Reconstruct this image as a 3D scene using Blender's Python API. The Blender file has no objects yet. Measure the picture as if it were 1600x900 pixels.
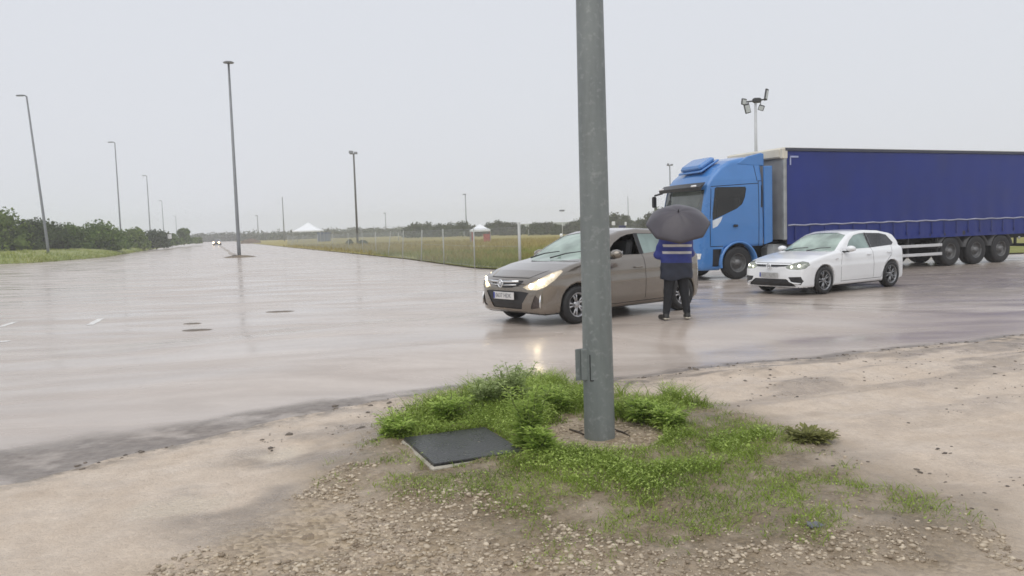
import bpy, bmesh, math, random
import numpy as np
from mathutils import Vector, Matrix, noise as mnoise

random.seed(7)
RNG = np.random.default_rng(7)
scene = bpy.context.scene
COL = scene.collection
PI = math.pi

# ------------------------------------------------------------------ camera
CAM_H = 1.72
FPX = 1250.0                                   # focal length in pixels of the 1600 px wide photograph
ROLL = math.atan(.031)
PITCH = math.radians(4.1966)
cam_data = bpy.data.cameras.new('camera')
cam_data.sensor_width = 36.0
cam_data.lens = FPX / 1600.0 * 36.0
cam_data.clip_start = 0.05
cam_data.clip_end = 5000
cam = bpy.data.objects.new('camera', cam_data)
COL.objects.link(cam)
_R0 = Vector((1, 0, 0)); _F = Vector((0, math.cos(PITCH), -math.sin(PITCH))); _U0 = _R0.cross(_F)
_r = _R0 * math.cos(ROLL) - _U0 * math.sin(ROLL)
_u = _R0 * math.sin(ROLL) + _U0 * math.cos(ROLL)
_m = Matrix((_r, _u, -_F)).transposed().to_4x4()
_m.translation = Vector((0, 0, CAM_H))
cam.matrix_world = _m
scene.camera = cam

# ------------------------------------------------------------------ world, sun, exposure
SUN_EL, SUN_AZ = math.radians(58), math.radians(200)
world = bpy.data.worlds.new('World'); scene.world = world
world.use_nodes = True
nt = world.node_tree; nt.nodes.clear()
_sky = nt.nodes.new('ShaderNodeTexSky'); _sky.sky_type = 'NISHITA'; _sky.sun_disc = False
_sky.sun_elevation = SUN_EL; _sky.sun_rotation = SUN_AZ; _sky.air_density = 2.0; _sky.dust_density = 6.0
_sc = nt.nodes.new('ShaderNodeVectorMath'); _sc.operation = 'SCALE'; _sc.inputs[3].default_value = 0.09
_mx = nt.nodes.new('ShaderNodeMixRGB'); _mx.inputs[0].default_value = 0.93
_mx.inputs[2].default_value = (0.765, 0.79, 0.85, 1)      # closed rain cloud
_bg = nt.nodes.new('ShaderNodeBackground'); _bg.inputs[1].default_value = 1.0
_wo = nt.nodes.new('ShaderNodeOutputWorld')
nt.links.new(_sky.outputs[0], _sc.inputs[0]); nt.links.new(_sc.outputs[0], _mx.inputs[1])
nt.links.new(_mx.outputs[0], _bg.inputs[0]); nt.links.new(_bg.outputs[0], _wo.inputs[0])
sun_data = bpy.data.lights.new('sun', 'SUN'); sun_data.energy = 1.4; sun_data.angle = math.radians(70)
sun_data.color = (1.0, 0.97, 0.93)
sun = bpy.data.objects.new('sun', sun_data); COL.objects.link(sun)
_sd = Vector((math.sin(SUN_AZ) * math.cos(SUN_EL), math.cos(SUN_AZ) * math.cos(SUN_EL), math.sin(SUN_EL)))
sun.rotation_euler = _sd.to_track_quat('Z', 'Y').to_euler()
vs = scene.view_settings
vs.view_transform = 'Standard'; vs.look = 'None'; vs.exposure = 0.0; vs.gamma = 1.0; vs.use_curve_mapping = False
scene.render.engine = 'CYCLES'
scene.cycles.use_denoising = True
scene.cycles.max_bounces = 8
scene.cycles.transparent_max_bounces = 16
scene.cycles.volume_bounces = 1
scene.cycles.filter_width = 1.6
scene.cycles.sample_clamp_indirect = 6.0

# ------------------------------------------------------------------ pixel -> ground (1600x900 photograph)
def gp(x, y, z=0.0):
    u = x - 800; v = 450 - y
    c, s = math.cos(ROLL), math.sin(ROLL)
    uu = u * c + v * s; vv = -u * s + v * c
    fy = FPX * math.cos(PITCH) + vv * math.sin(PITCH); fz = -FPX * math.sin(PITCH) + vv * math.cos(PITCH)
    t = (z - CAM_H) / fz
    return Vector((uu * t, fy * t, z))
def at_depth(x, y, d):
    u = x - 800; v = 450 - y
    c, s = math.cos(ROLL), math.sin(ROLL)
    uu = u * c + v * s; vv = -u * s + v * c
    fy = FPX * math.cos(PITCH) + vv * math.sin(PITCH); fz = -FPX * math.sin(PITCH) + vv * math.cos(PITCH)
    t = d / fy
    return Vector((uu * t, d, CAM_H + fz * t))

# ------------------------------------------------------------------ materials
MATS = {}
def _n(nt, t, **kw):
    n = nt.nodes.new(t)
    for k, v in kw.items(): setattr(n, k, v)
    return n
def mat(name, col, rough=0.5, metal=0.0, vary=0.12, vscale=6.0, bump=0.0, bscale=40.0, spec=0.5, coat=0.0,
        emit=None, estr=0.0, col2=None, rvary=0.1, coords='Object', trans=0.0, sheen=0.0):
    if name in MATS: return MATS[name]
    m = bpy.data.materials.new(name); m.use_nodes = True
    nt = m.node_tree; b = nt.nodes['Principled BSDF']
    tc = _n(nt, 'ShaderNodeTexCoord')
    nz = _n(nt, 'ShaderNodeTexNoise'); nz.inputs['Scale'].default_value = vscale; nz.inputs['Detail'].default_value = 6
    nt.links.new(tc.outputs[coords], nz.inputs['Vector'])
    ramp = _n(nt, 'ShaderNodeValToRGB')
    c = np.array(col[:3]); c2 = np.array(col2[:3]) if col2 else c * (1 - vary)
    c1 = c * (1 + vary) if not col2 else c
    ramp.color_ramp.elements[0].position = .32; ramp.color_ramp.elements[1].position = .68
    ramp.color_ramp.elements[0].color = (*np.clip(c2, 0, 1), 1); ramp.color_ramp.elements[1].color = (*np.clip(c1, 0, 1), 1)
    nt.links.new(nz.outputs['Fac'], ramp.inputs[0]); nt.links.new(ramp.outputs[0], b.inputs['Base Color'])
    mr = _n(nt, 'ShaderNodeMapRange')
    mr.inputs['To Min'].default_value = max(0.02, rough - rvary); mr.inputs['To Max'].default_value = min(1, rough + rvary)
    nt.links.new(nz.outputs['Fac'], mr.inputs[0]); nt.links.new(mr.outputs[0], b.inputs['Roughness'])
    b.inputs['Metallic'].default_value = metal
    b.inputs['Specular IOR Level'].default_value = spec
    b.inputs['Coat Weight'].default_value = coat; b.inputs['Coat Roughness'].default_value = .08
    if trans: b.inputs['Transmission Weight'].default_value = trans
    if emit:
        b.inputs['Emission Color'].default_value = (*emit, 1); b.inputs['Emission Strength'].default_value = estr
    if bump:
        n2 = _n(nt, 'ShaderNodeTexNoise'); n2.inputs['Scale'].default_value = bscale; n2.inputs['Detail'].default_value = 4
        nt.links.new(tc.outputs[coords], n2.inputs['Vector'])
        bp = _n(nt, 'ShaderNodeBump'); bp.inputs['Strength'].default_value = bump; bp.inputs['Distance'].default_value = .02
        nt.links.new(n2.outputs['Fac'], bp.inputs['Height']); nt.links.new(bp.outputs[0], b.inputs['Normal'])
    MATS[name] = m
    return m
def leaf_mat(name, c1, c2, vscale=0.7):
    """foliage: two greens mixed by noise, some light passing through"""
    if name in MATS: return MATS[name]
    m = bpy.data.materials.new(name); m.use_nodes = True
    nt = m.node_tree; nt.nodes.clear()
    out = _n(nt, 'ShaderNodeOutputMaterial'); tc = _n(nt, 'ShaderNodeTexCoord')
    nz = _n(nt, 'ShaderNodeTexNoise'); nz.inputs['Scale'].default_value = vscale; nz.inputs['Detail'].default_value = 5
    nt.links.new(tc.outputs['Object'], nz.inputs['Vector'])
    geo = _n(nt, 'ShaderNodeNewGeometry')
    add = _n(nt, 'ShaderNodeMath', operation='MULTIPLY_ADD'); add.inputs[1].default_value = .45; 
    nt.links.new(geo.outputs['Random Per Island'], add.inputs[0]); nt.links.new(nz.outputs['Fac'], add.inputs[2])
    ramp = _n(nt, 'ShaderNodeValToRGB'); ramp.color_ramp.elements[0].position = .4; ramp.color_ramp.elements[1].position = 1.0
    ramp.color_ramp.elements[0].color = (*c1, 1); ramp.color_ramp.elements[1].color = (*c2, 1)
    nt.links.new(add.outputs[0], ramp.inputs[0])
    d = _n(nt, 'ShaderNodeBsdfPrincipled'); d.inputs['Roughness'].default_value = .45; d.inputs['Specular IOR Level'].default_value = .15
    t = _n(nt, 'ShaderNodeBsdfTranslucent')
    nt.links.new(ramp.outputs[0], d.inputs['Base Color']); nt.links.new(ramp.outputs[0], t.inputs['Color'])
    mx = _n(nt, 'ShaderNodeMixShader'); mx.inputs[0].default_value = .38
    nt.links.new(d.outputs[0], mx.inputs[1]); nt.links.new(t.outputs[0], mx.inputs[2]); nt.links.new(mx.outputs[0], out.inputs[0])
    MATS[name] = m
    return m
def glass_mat(name, tint, ior=1.7, rough=0.03, film=0.0, film_col=(.6, .66, .62)):
    """car glass: Fresnel reflection over tinted transparency; film = diffuse share for rain wetness and sky reflection put into the colour"""
    if name in MATS: return MATS[name]
    m = bpy.data.materials.new(name); m.use_nodes = True
    nt = m.node_tree; nt.nodes.clear()
    out = _n(nt, 'ShaderNodeOutputMaterial')
    tr = _n(nt, 'ShaderNodeBsdfTransparent'); tr.inputs[0].default_value = (*tint, 1)
    gl = _n(nt, 'ShaderNodeBsdfGlossy'); gl.inputs['Roughness'].default_value = rough
    fr = _n(nt, 'ShaderNodeFresnel'); fr.inputs[0].default_value = ior
    df = _n(nt, 'ShaderNodeBsdfDiffuse'); df.inputs[0].default_value = (*film_col, 1)  # pale film colour: wet glass plus painted sky reflection
    m0 = _n(nt, 'ShaderNodeMixShader')
    tc = _n(nt, 'ShaderNodeTexCoord'); nz = _n(nt, 'ShaderNodeTexNoise'); nz.inputs['Scale'].default_value = 2.2
    nt.links.new(tc.outputs['Object'], nz.inputs['Vector'])
    mr = _n(nt, 'ShaderNodeMapRange'); mr.inputs['From Min'].default_value = .3; mr.inputs['From Max'].default_value = .7
    mr.inputs['To Min'].default_value = film * .6; mr.inputs['To Max'].default_value = film * 1.4
    nt.links.new(nz.outputs[0], mr.inputs[0]); nt.links.new(mr.outputs[0], m0.inputs[0])
    nt.links.new(tr.outputs[0], m0.inputs[1]); nt.links.new(df.outputs[0], m0.inputs[2])
    mx = _n(nt, 'ShaderNodeMixShader')
    nt.links.new(fr.outputs[0], mx.inputs[0]); nt.links.new(m0.outputs[0], mx.inputs[1]); nt.links.new(gl.outputs[0], mx.inputs[2])
    nt.links.new(mx.outputs[0], out.inputs[0])
    MATS[name] = m
    return m

# ------------------------------------------------------------------ scene-tree helpers
def tag(o, label=None, cat=None, group=None, kind=None):
    if label: o['label'] = label
    if cat: o['category'] = cat
    if group: o['group'] = group
    if kind: o['kind'] = kind
    return o
def thing(name, label, cat, loc=(0, 0, 0), rotz=0.0, group=None):
    o = bpy.data.objects.new(name, None); COL.objects.link(o)
    o.empty_display_size = .2
    o.location = loc; o.rotation_euler = (0, 0, rotz)
    return tag(o, label, cat, group)
def meshobj(name, verts, faces, material, parent=None, smooth=False, loc=None):
    me = bpy.data.meshes.new(name)
    me.from_pydata([tuple(v) for v in verts], [], [tuple(f) for f in faces])
    return link(name, me, material, parent, smooth, loc)
def link(name, me, material, parent=None, smooth=False, loc=None):
    o = bpy.data.objects.new(name, me); COL.objects.link(o)
    if material is not None:
        for m in (material if isinstance(material, (list, tuple)) else [material]): me.materials.append(m)
    if smooth: me.polygons.foreach_set('use_smooth', [True] * len(me.polygons))
    if loc is not None: o.location = loc
    if parent is not None: o.parent = parent
    return o
def dup(o, parent=None):
    c = o.copy(); COL.objects.link(c); c.parent = parent
    for ch in o.children: dup(ch, c)
    return c
def bigmesh(name, V, F, material, parent=None, smooth=False):
    """numpy arrays: V (n,3), F (m,k) with k = 3 or 4"""
    me = bpy.data.meshes.new(name)
    V = np.asarray(V, np.float32); F = np.asarray(F, np.int32); k = F.shape[1]
    me.vertices.add(len(V)); me.vertices.foreach_set('co', V.ravel())
    me.loops.add(F.size); me.loops.foreach_set('vertex_index', F.ravel())
    me.polygons.add(len(F)); me.polygons.foreach_set('loop_start', np.arange(0, F.size, k, dtype=np.int32))
    try: me.polygons.foreach_set('loop_total', np.full(len(F), k, np.int32))
    except Exception: pass
    me.update(calc_edges=True); me.validate()
    return link(name, me, material, parent, smooth)

class MB:
    def __init__(s): s.v = []; s.f = []; s.xf = Matrix.Identity(4)
    def add(s, vs, fs):
        b = len(s.v); s.v += [s.xf @ Vector(v) for v in vs]; s.f += [tuple(b + i for i in f) for f in fs]; return s
    def box(s, c, size, rot=None, taper=1.0):
        x, y, z = (d / 2 for d in size); R = rot if rot is not None else Matrix.Identity(3)
        vs = [Vector(c) + R @ Vector((sx * x * (taper if sz > 0 else 1), sy * y * (taper if sz > 0 else 1), sz * z)) for sz in (-1, 1) for sy in (-1, 1) for sx in (-1, 1)]
        return s.add(vs, [(0, 2, 3, 1), (4, 5, 7, 6), (0, 1, 5, 4), (2, 6, 7, 3), (0, 4, 6, 2), (1, 3, 7, 5)])
    def cbox(s, c, size, ch=.02, rot=None):
        """box with chamfered vertical and horizontal edges"""
        x, y, z = (d / 2 for d in size); R = rot if rot is not None else Matrix.Identity(3); ch = min(ch, x * .9, y * .9, z * .9)
        rings = []
        for (zz, k) in ((-z, ch), (-z + ch, 0), (z - ch, 0), (z, ch)):
            a, b = x - k, y - k
            rings.append([(a, -b + ch), (a, b - ch), (a - ch, b), (-a + ch, b), (-a, b - ch), (-a, -b + ch), (-a + ch, -b), (a - ch, -b)])
            rings[-1] = [(p[0], p[1], zz) for p in rings[-1]]
        vs = [Vector(c) + R @ Vector(p) for r in rings for p in r]
        fs = [(i * 8 + j, i * 8 + (j + 1) % 8, i * 8 + 8 + (j + 1) % 8, i * 8 + 8 + j) for i in range(3) for j in range(8)]
        fs += [tuple(range(7, -1, -1)), tuple(range(24, 32))]
        return s.add(vs, fs)
    def tube(s, pts, rad, n=8, cap=True):
        pts = [Vector(p) for p in pts]; rad = rad if isinstance(rad, (list, tuple)) else [rad] * len(pts)
        vs = []; fs = []
        for i, p in enumerate(pts):
            t = (pts[min(i + 1, len(pts) - 1)] - pts[max(i - 1, 0)]).normalized()
            a = t.orthogonal().normalized() if i == 0 else (pa - t * pa.dot(t)).normalized()
            pa = a; b = t.cross(a)
            for k in range(n):
                an = 2 * PI * k / n
                vs.append(p + (a * math.cos(an) + b * math.sin(an)) * rad[i])
        for i in range(len(pts) - 1):
            for k in range(n):
                fs.append((i * n + k, i * n + (k + 1) % n, (i + 1) * n + (k + 1) % n, (i + 1) * n + k))
        if cap: fs += [tuple(range(n - 1, -1, -1)), tuple((len(pts) - 1) * n + k for k in range(n))]
        return s.add(vs, fs)
    def lathe(s, prof, n=24, axis='Z', c=(0, 0, 0), close=False):
        """prof: (radius, height) pairs"""
        vs = []; fs = []; c = Vector(c)
        for r, h in prof:
            for k in range(n):
                a = 2 * PI * k / n
                p = (r * math.cos(a), r * math.sin(a), h)
                if axis == 'Y': p = (p[0], h, p[1])
                if axis == 'X': p = (h, p[0], p[1])
                vs.append(c + Vector(p))
        m = len(prof); rng = range(m) if close else range(m - 1)
        for i in rng:
            j = (i + 1) % m
            for k in range(n):
                fs.append((i * n + k, i * n + (k + 1) % n, j * n + (k + 1) % n, j * n + k))
        return s.add(vs, fs)
    def prism(s, poly, y0, y1, axis='Y'):
        """extrude an (x,z) polygon between two y (axis Y) or an (x,y) polygon between two z (axis Z) or (y,z) along X"""
        n = len(poly); mk = {'Y': lambda p, h: (p[0], h, p[1]), 'Z': lambda p, h: (p[0], p[1], h), 'X': lambda p, h: (h, p[0], p[1])}[axis]
        vs = [mk(p, y0) for p in poly] + [mk(p, y1) for p in poly]
        fs = [(i, (i + 1) % n, n + (i + 1) % n, n + i) for i in range(n)] + [tuple(range(n - 1, -1, -1)), tuple(range(n, 2 * n))]
        return s.add(vs, fs)
    def build(s, name, material, parent=None, smooth=False, loc=None, bevel=0.0):
        o = meshobj(name, s.v, s.f, material, parent, smooth, loc)
        bm = bmesh.new(); bm.from_mesh(o.data); bmesh.ops.recalc_face_normals(bm, faces=bm.faces); bm.to_mesh(o.data); bm.free()
        if bevel:
            md = o.modifiers.new('bevel', 'BEVEL'); md.width = bevel; md.segments = 2; md.limit_method = 'ANGLE'
        return o
def rotz(a): return Matrix.Rotation(a, 3, 'Z')

# ------------------------------------------------------------------ signed-distance surfaces (numpy)
def poly_sdf(px, py, poly):
    d = np.full(px.shape, 1e9); inside = np.zeros(px.shape, bool); n = len(poly)
    for i in range(n):
        ax, ay = poly[i]; bx, by = poly[(i + 1) % n]
        ex, ey = bx - ax, by - ay; wx, wy = px - ax, py - ay
        t = np.clip((wx * ex + wy * ey) / (ex * ex + ey * ey + 1e-12), 0, 1)
        d = np.minimum(d, (wx - ex * t) ** 2 + (wy - ey * t) ** 2)
        c = ((ay <= py) & (py < by)) | ((by <= py) & (py < ay))
        if ey != 0: inside ^= c & (px < ax + ex * (py - ay) / ey)
    d = np.sqrt(d)
    return np.where(inside, -d, d)
def smax(a, b, k):
    h = np.clip(.5 + .5 * (a - b) / k, 0, 1); return a * h + b * (1 - h) + k * h * (1 - h)
def smin(a, b, k): return -smax(-a, -b, k)
def rcone(P, a, b, ra, rb):
    a = np.array(a, float); b = np.array(b, float); ab = b - a
    t = np.clip(((P - a) @ ab) / (ab @ ab), 0, 1)
    return np.linalg.norm(P - a - t[..., None] * ab, axis=-1) - (ra + (rb - ra) * t)
def sdf_mesh(fn, lo, hi, h, steps=4):
    """surface nets: fn takes (n,3) points and gives distances"""
    xs = [np.arange(lo[i] - 1.5 * h, hi[i] + 2.5 * h, h) for i in range(3)]
    G = np.stack(np.meshgrid(*xs, indexing='ij'), -1); sh = G.shape[:3]
    D = fn(G.reshape(-1, 3)).reshape(sh)
    c = np.zeros(tuple(n - 1 for n in sh) + (3,)); cnt = np.zeros(tuple(n - 1 for n in sh))
    S = D < 0
    def sl(o): return tuple(slice(o[i], sh[i] - 1 + o[i]) for i in range(3))
    for ax in range(3):
        oth = [i for i in range(3) if i != ax]
        for q in range(4):
            o0 = [0, 0, 0]; o0[oth[0]] = q & 1; o0[oth[1]] = q >> 1; o1 = list(o0); o1[ax] = 1
            a, b = D[sl(o0)], D[sl(o1)]; ch = (a < 0) != (b < 0)
            t = np.where(ch, a / np.where(ch, a - b, 1), 0)
            p = G[sl(o0)] + t[..., None] * (G[sl(o1)] - G[sl(o0)])
            c += np.where(ch[..., None], p, 0); cnt += ch
    act = cnt > 0; idx = np.full(act.shape, -1); idx[act] = np.arange(act.sum())
    V = c[act] / cnt[act][:, None]
    for _ in range(steps):
        d = fn(V); e = h * .25
        g = np.stack([(fn(V + np.eye(3)[i] * e) - fn(V - np.eye(3)[i] * e)) / (2 * e) for i in range(3)], -1)
        n2 = np.maximum((g * g).sum(1), .2)
        st = g * (d / n2)[:, None]; ln = np.linalg.norm(st, axis=1, keepdims=True)
        V = V - st * np.minimum(1, h * .7 / np.maximum(ln, 1e-9))
    F = []
    for ax in range(3):
        oth = [(ax + 1) % 3, (ax + 2) % 3]
        a = [slice(None)] * 3; b = [slice(None)] * 3
        a[ax] = slice(0, sh[ax] - 1); b[ax] = slice(1, sh[ax])
        for o in oth: a[o] = slice(1, sh[o] - 1); b[o] = slice(1, sh[o] - 1)
        s0, s1 = S[tuple(a)], S[tuple(b)]
        for flip in (0, 1):
            I = np.argwhere((s0 & ~s1) if not flip else (~s0 & s1))
            if not len(I): continue
            base = I.copy()
            for o in oth: base[:, o] += 1
            q = []
            for (d0, d1) in ((0, 0), (1, 0), (1, 1), (0, 1)):
                k = base.copy(); k[:, oth[0]] -= (1 - d0); k[:, oth[1]] -= (1 - d1)
                q.append(idx[k[:, 0], k[:, 1], k[:, 2]])
            q = np.stack(q, 1)
            F.append(q if not flip else q[:, ::-1])
    F = np.concatenate(F); F = F[(F >= 0).all(1)]
    return V, F
def to_bm(V, F):
    me = bpy.data.meshes.new('tmp'); me.from_pydata(V.tolist(), [], F.tolist())
    bm = bmesh.new(); bm.from_mesh(me); bpy.data.meshes.remove(me)
    bmesh.ops.recalc_face_normals(bm, faces=bm.faces); bm.normal_update()
    return bm
def in_poly(x, y, poly):
    r = False; n = len(poly)
    for i in range(n):
        ax, ay = poly[i]; bx, by = poly[(i + 1) % n]
        if (ay > y) != (by > y) and x < ax + (bx - ax) * (y - ay) / (by - ay): r = not r
    return r
def cut_region(bm, poly, e1, pred, margin=.05):
    """cut the mesh along a polygon seen in the plane (e1, z); returns the faces inside"""
    e1 = Vector(e1).normalized(); Z = Vector((0, 0, 1)); v = e1.cross(Z); n = len(poly)
    for i in range(n):
        a, b = poly[i], poly[(i + 1) % n]
        t3 = e1 * (b[0] - a[0]) + Z * (b[1] - a[1])
        if t3.length < 1e-6: continue
        x0, x1 = min(a[0], b[0]) - margin, max(a[0], b[0]) + margin; z0, z1 = min(a[1], b[1]) - margin, max(a[1], b[1]) + margin
        fs = []
        for f in bm.faces:
            c = f.calc_center_median()
            if z0 < c.z < z1 and x0 < c.dot(e1) < x1 and pred(c, f.normal): fs.append(f)
        if not fs: continue
        es = {e for f in fs for e in f.edges}; vs_ = {w for f in fs for w in f.verts}
        bmesh.ops.bisect_plane(bm, geom=fs + list(es) + list(vs_), dist=1e-5, plane_co=e1 * a[0] + Z * a[1], plane_no=t3.cross(v))
    res = []
    for f in bm.faces:
        c = f.calc_center_median()
        if pred(c, f.normal) and in_poly(c.dot(e1), c.z, poly): res.append(f)
    return res
def take(bm, faces, name, material, parent, offset=0.0, smooth=True, thick=0.0):
    """lift faces out of bm into an object of their own"""
    if not faces: return None
    bm.normal_update()
    ids = {}; V = []; F = []
    for f in faces:
        q = []
        for w in f.verts:
            if w.index not in ids or True:
                k = w
                if k not in ids: ids[k] = len(V); V.append(w.co + w.normal * offset)
                q.append(ids[k])
        F.append(q)
    o = meshobj(name, V, F, material, parent, smooth)
    bmesh.ops.delete(bm, geom=faces, context='FACES')
    if thick:
        md = o.modifiers.new('solid', 'SOLIDIFY'); md.thickness = thick; md.offset = -1
    return o
def strip_polys(pts, w):
    out = []
    for a, b in zip(pts[:-1], pts[1:]):
        d = Vector((b[0] - a[0], b[1] - a[1])); d.normalize(); n = Vector((-d.y, d.x)) * w / 2; e = d * w * .4
        out.append([(a[0] - e.x + n.x, a[1] - e.y + n.y), (b[0] + e.x + n.x, b[1] + e.y + n.y), (b[0] + e.x - n.x, b[1] + e.y - n.y), (a[0] - e.x - n.x, a[1] - e.y - n.y)])
    return out
def bm_obj(bm, name, material, parent, smooth=True):
    me = bpy.data.meshes.new(name); bm.to_mesh(me); bm.free()
    return link(name, me, material, parent, smooth)
def text_mesh(name, s, size, material, parent, mtx, depth=.002, sx=1.0):
    cu = bpy.data.curves.new(name, 'FONT'); cu.body = s; cu.size = size; cu.align_x = 'CENTER'; cu.align_y = 'CENTER'; cu.extrude = depth
    cu.resolution_u = 2
    t = bpy.data.objects.new(name, cu); COL.objects.link(t)
    bpy.context.view_layer.update()
    me = bpy.data.meshes.new_from_object(t.evaluated_get(bpy.context.evaluated_depsgraph_get()))
    bpy.data.objects.remove(t); bpy.data.curves.remove(cu)
    me.materials.clear()
    o = link(name, me, material, parent)
    o.matrix_local = mtx @ Matrix.Diagonal((sx, 1, 1, 1))
    return o

# ================================================================== SETTING
def _hash(ix, iy, s):
    h = (ix * 374761393 + iy * 668265263 + s * 982451653) & 0x7fffffff
    h = ((h ^ (h >> 13)) * 1274126177) & 0x7fffffff
    return ((h ^ (h >> 16)) & 0xffff) / 65535.0
def vnoise(x, y, s=0):
    x = np.asarray(x, float); y = np.asarray(y, float)
    ix = np.floor(x).astype(np.int64); iy = np.floor(y).astype(np.int64); fx = x - ix; fy = y - iy
    fx = fx * fx * (3 - 2 * fx); fy = fy * fy * (3 - 2 * fy)
    a = _hash(ix, iy, s); b = _hash(ix + 1, iy, s); c = _hash(ix, iy + 1, s); d = _hash(ix + 1, iy + 1, s)
    return (a * (1 - fx) + b * fx) * (1 - fy) + (c * (1 - fx) + d * fx) * fy
def fbm(x, y, s=0, o=4):
    r = 0; a = .5
    for i in range(o): r = r + a * vnoise(np.asarray(x) * 2 ** i, np.asarray(y) * 2 ** i, s + i * 17); a *= .5
    return r
def sstep(x, a, b):
    t = np.clip((x - a) / (b - a), 0, 1); return t * t * (3 - 2 * t)
def pxpoly(pts, z=0.04): return [tuple(gp(x, y, z)[:2]) for x, y in pts]
def grid_mesh(name, xs, ys, hfn, material, attrs=None):
    X, Y = np.meshgrid(xs, ys, indexing='ij'); Zz = hfn(X, Y)
    V = np.stack([X, Y, Zz], -1).reshape(-1, 3); nx, ny = len(xs), len(ys)
    I = np.arange(nx * ny).reshape(nx, ny)
    F = np.stack([I[:-1, :-1], I[1:, :-1], I[1:, 1:], I[:-1, 1:]], -1).reshape(-1, 4)
    o = bigmesh(name, V, F, material, None, True)
    for k, fn in (attrs or {}).items():
        at = o.data.attributes.new(k, 'FLOAT', 'POINT'); at.data.foreach_set('value', np.asarray(fn(X, Y), np.float32).ravel())
    return o
def node_mix(nt, fac, a, b):
    m = _n(nt, 'ShaderNodeMixRGB')
    for i, v in ((0, fac), (1, a), (2, b)):
        if isinstance(v, (tuple, list)): m.inputs[i].default_value = (*v[:3], 1)
        elif isinstance(v, (int, float)): m.inputs[i].default_value = v
        else: nt.links.new(v, m.inputs[i])
    return m.outputs[0]
def node_noise(nt, vec, scale, detail=5, rough=.5, lo=.35, hi=.65, to=(0, 1), dist=0.0):
    n = _n(nt, 'ShaderNodeTexNoise'); n.inputs['Scale'].default_value = scale; n.inputs['Detail'].default_value = detail
    n.inputs['Roughness'].default_value = rough; n.inputs['Distortion'].default_value = dist
    nt.links.new(vec, n.inputs['Vector'])
    r = _n(nt, 'ShaderNodeMapRange'); r.inputs['From Min'].default_value = lo; r.inputs['From Max'].default_value = hi
    r.inputs['To Min'].default_value = to[0]; r.inputs['To Max'].default_value = to[1]
    nt.links.new(n.outputs['Fac'], r.inputs[0]); return r.outputs[0]
def node_map(nt, vec, scale=(1, 1, 1), rot=(0, 0, 0)):
    m = _n(nt, 'ShaderNodeMapping'); m.inputs['Scale'].default_value = scale; m.inputs['Rotation'].default_value = rot
    nt.links.new(vec, m.inputs['Vector']); return m.outputs[0]
def node_math(nt, op, a, b=0.0, clamp=False):
    m = _n(nt, 'ShaderNodeMath', operation=op); m.use_clamp = clamp
    for i, v in ((0, a), (1, b)):
        if isinstance(v, (int, float)): m.inputs[i].default_value = v
        else: nt.links.new(v, m.inputs[i])
    return m.outputs[0]

# --- ground to the horizon, under everything
M_ground = mat('far_soil_and_grass', (.16, .16, .075), .8, vary=.3, vscale=.02, coords='Object')
_g = meshobj('ground', [(-900, -120, -.12), (900, -120, -.12), (900, 900, -.12), (-900, 900, -.12)], [(0, 1, 2, 3)], M_ground)
tag(_g, kind='structure')

# --- near edge of the wet road, in metres
EDGE = [(-30, -9), (-12, .3), (-6.2, 3.9), (-4.6, 5.2), (-3.75, 5.69), (-3.41, 5.91), (-2.96, 6.53), (-2.38, 7.22), (-1.77, 7.93), (-1.11, 8.3), (-.6, 8.69),
        (.15, 8.78), (.89, 8.74), (2.09, 9.38), (2.94, 9.68), (5.01, 10.4), (7.18, 11.16), (12, 12.9), (20, 15.8), (40, 23)]
NEAR_POLY = EDGE + [(40, -20), (-30, -20)]
def d_in(X, Y):                                  # metres inside the near shoulder (negative on the road)
    X = np.asarray(X, float); Y = np.asarray(Y, float)
    wob = (fbm(X * 1.3, Y * 1.3, 5) - .5) * .35 + (fbm(X * 5, Y * 5, 9) - .5) * .1
    return -poly_sdf(X, Y, NEAR_POLY) + wob

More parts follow.
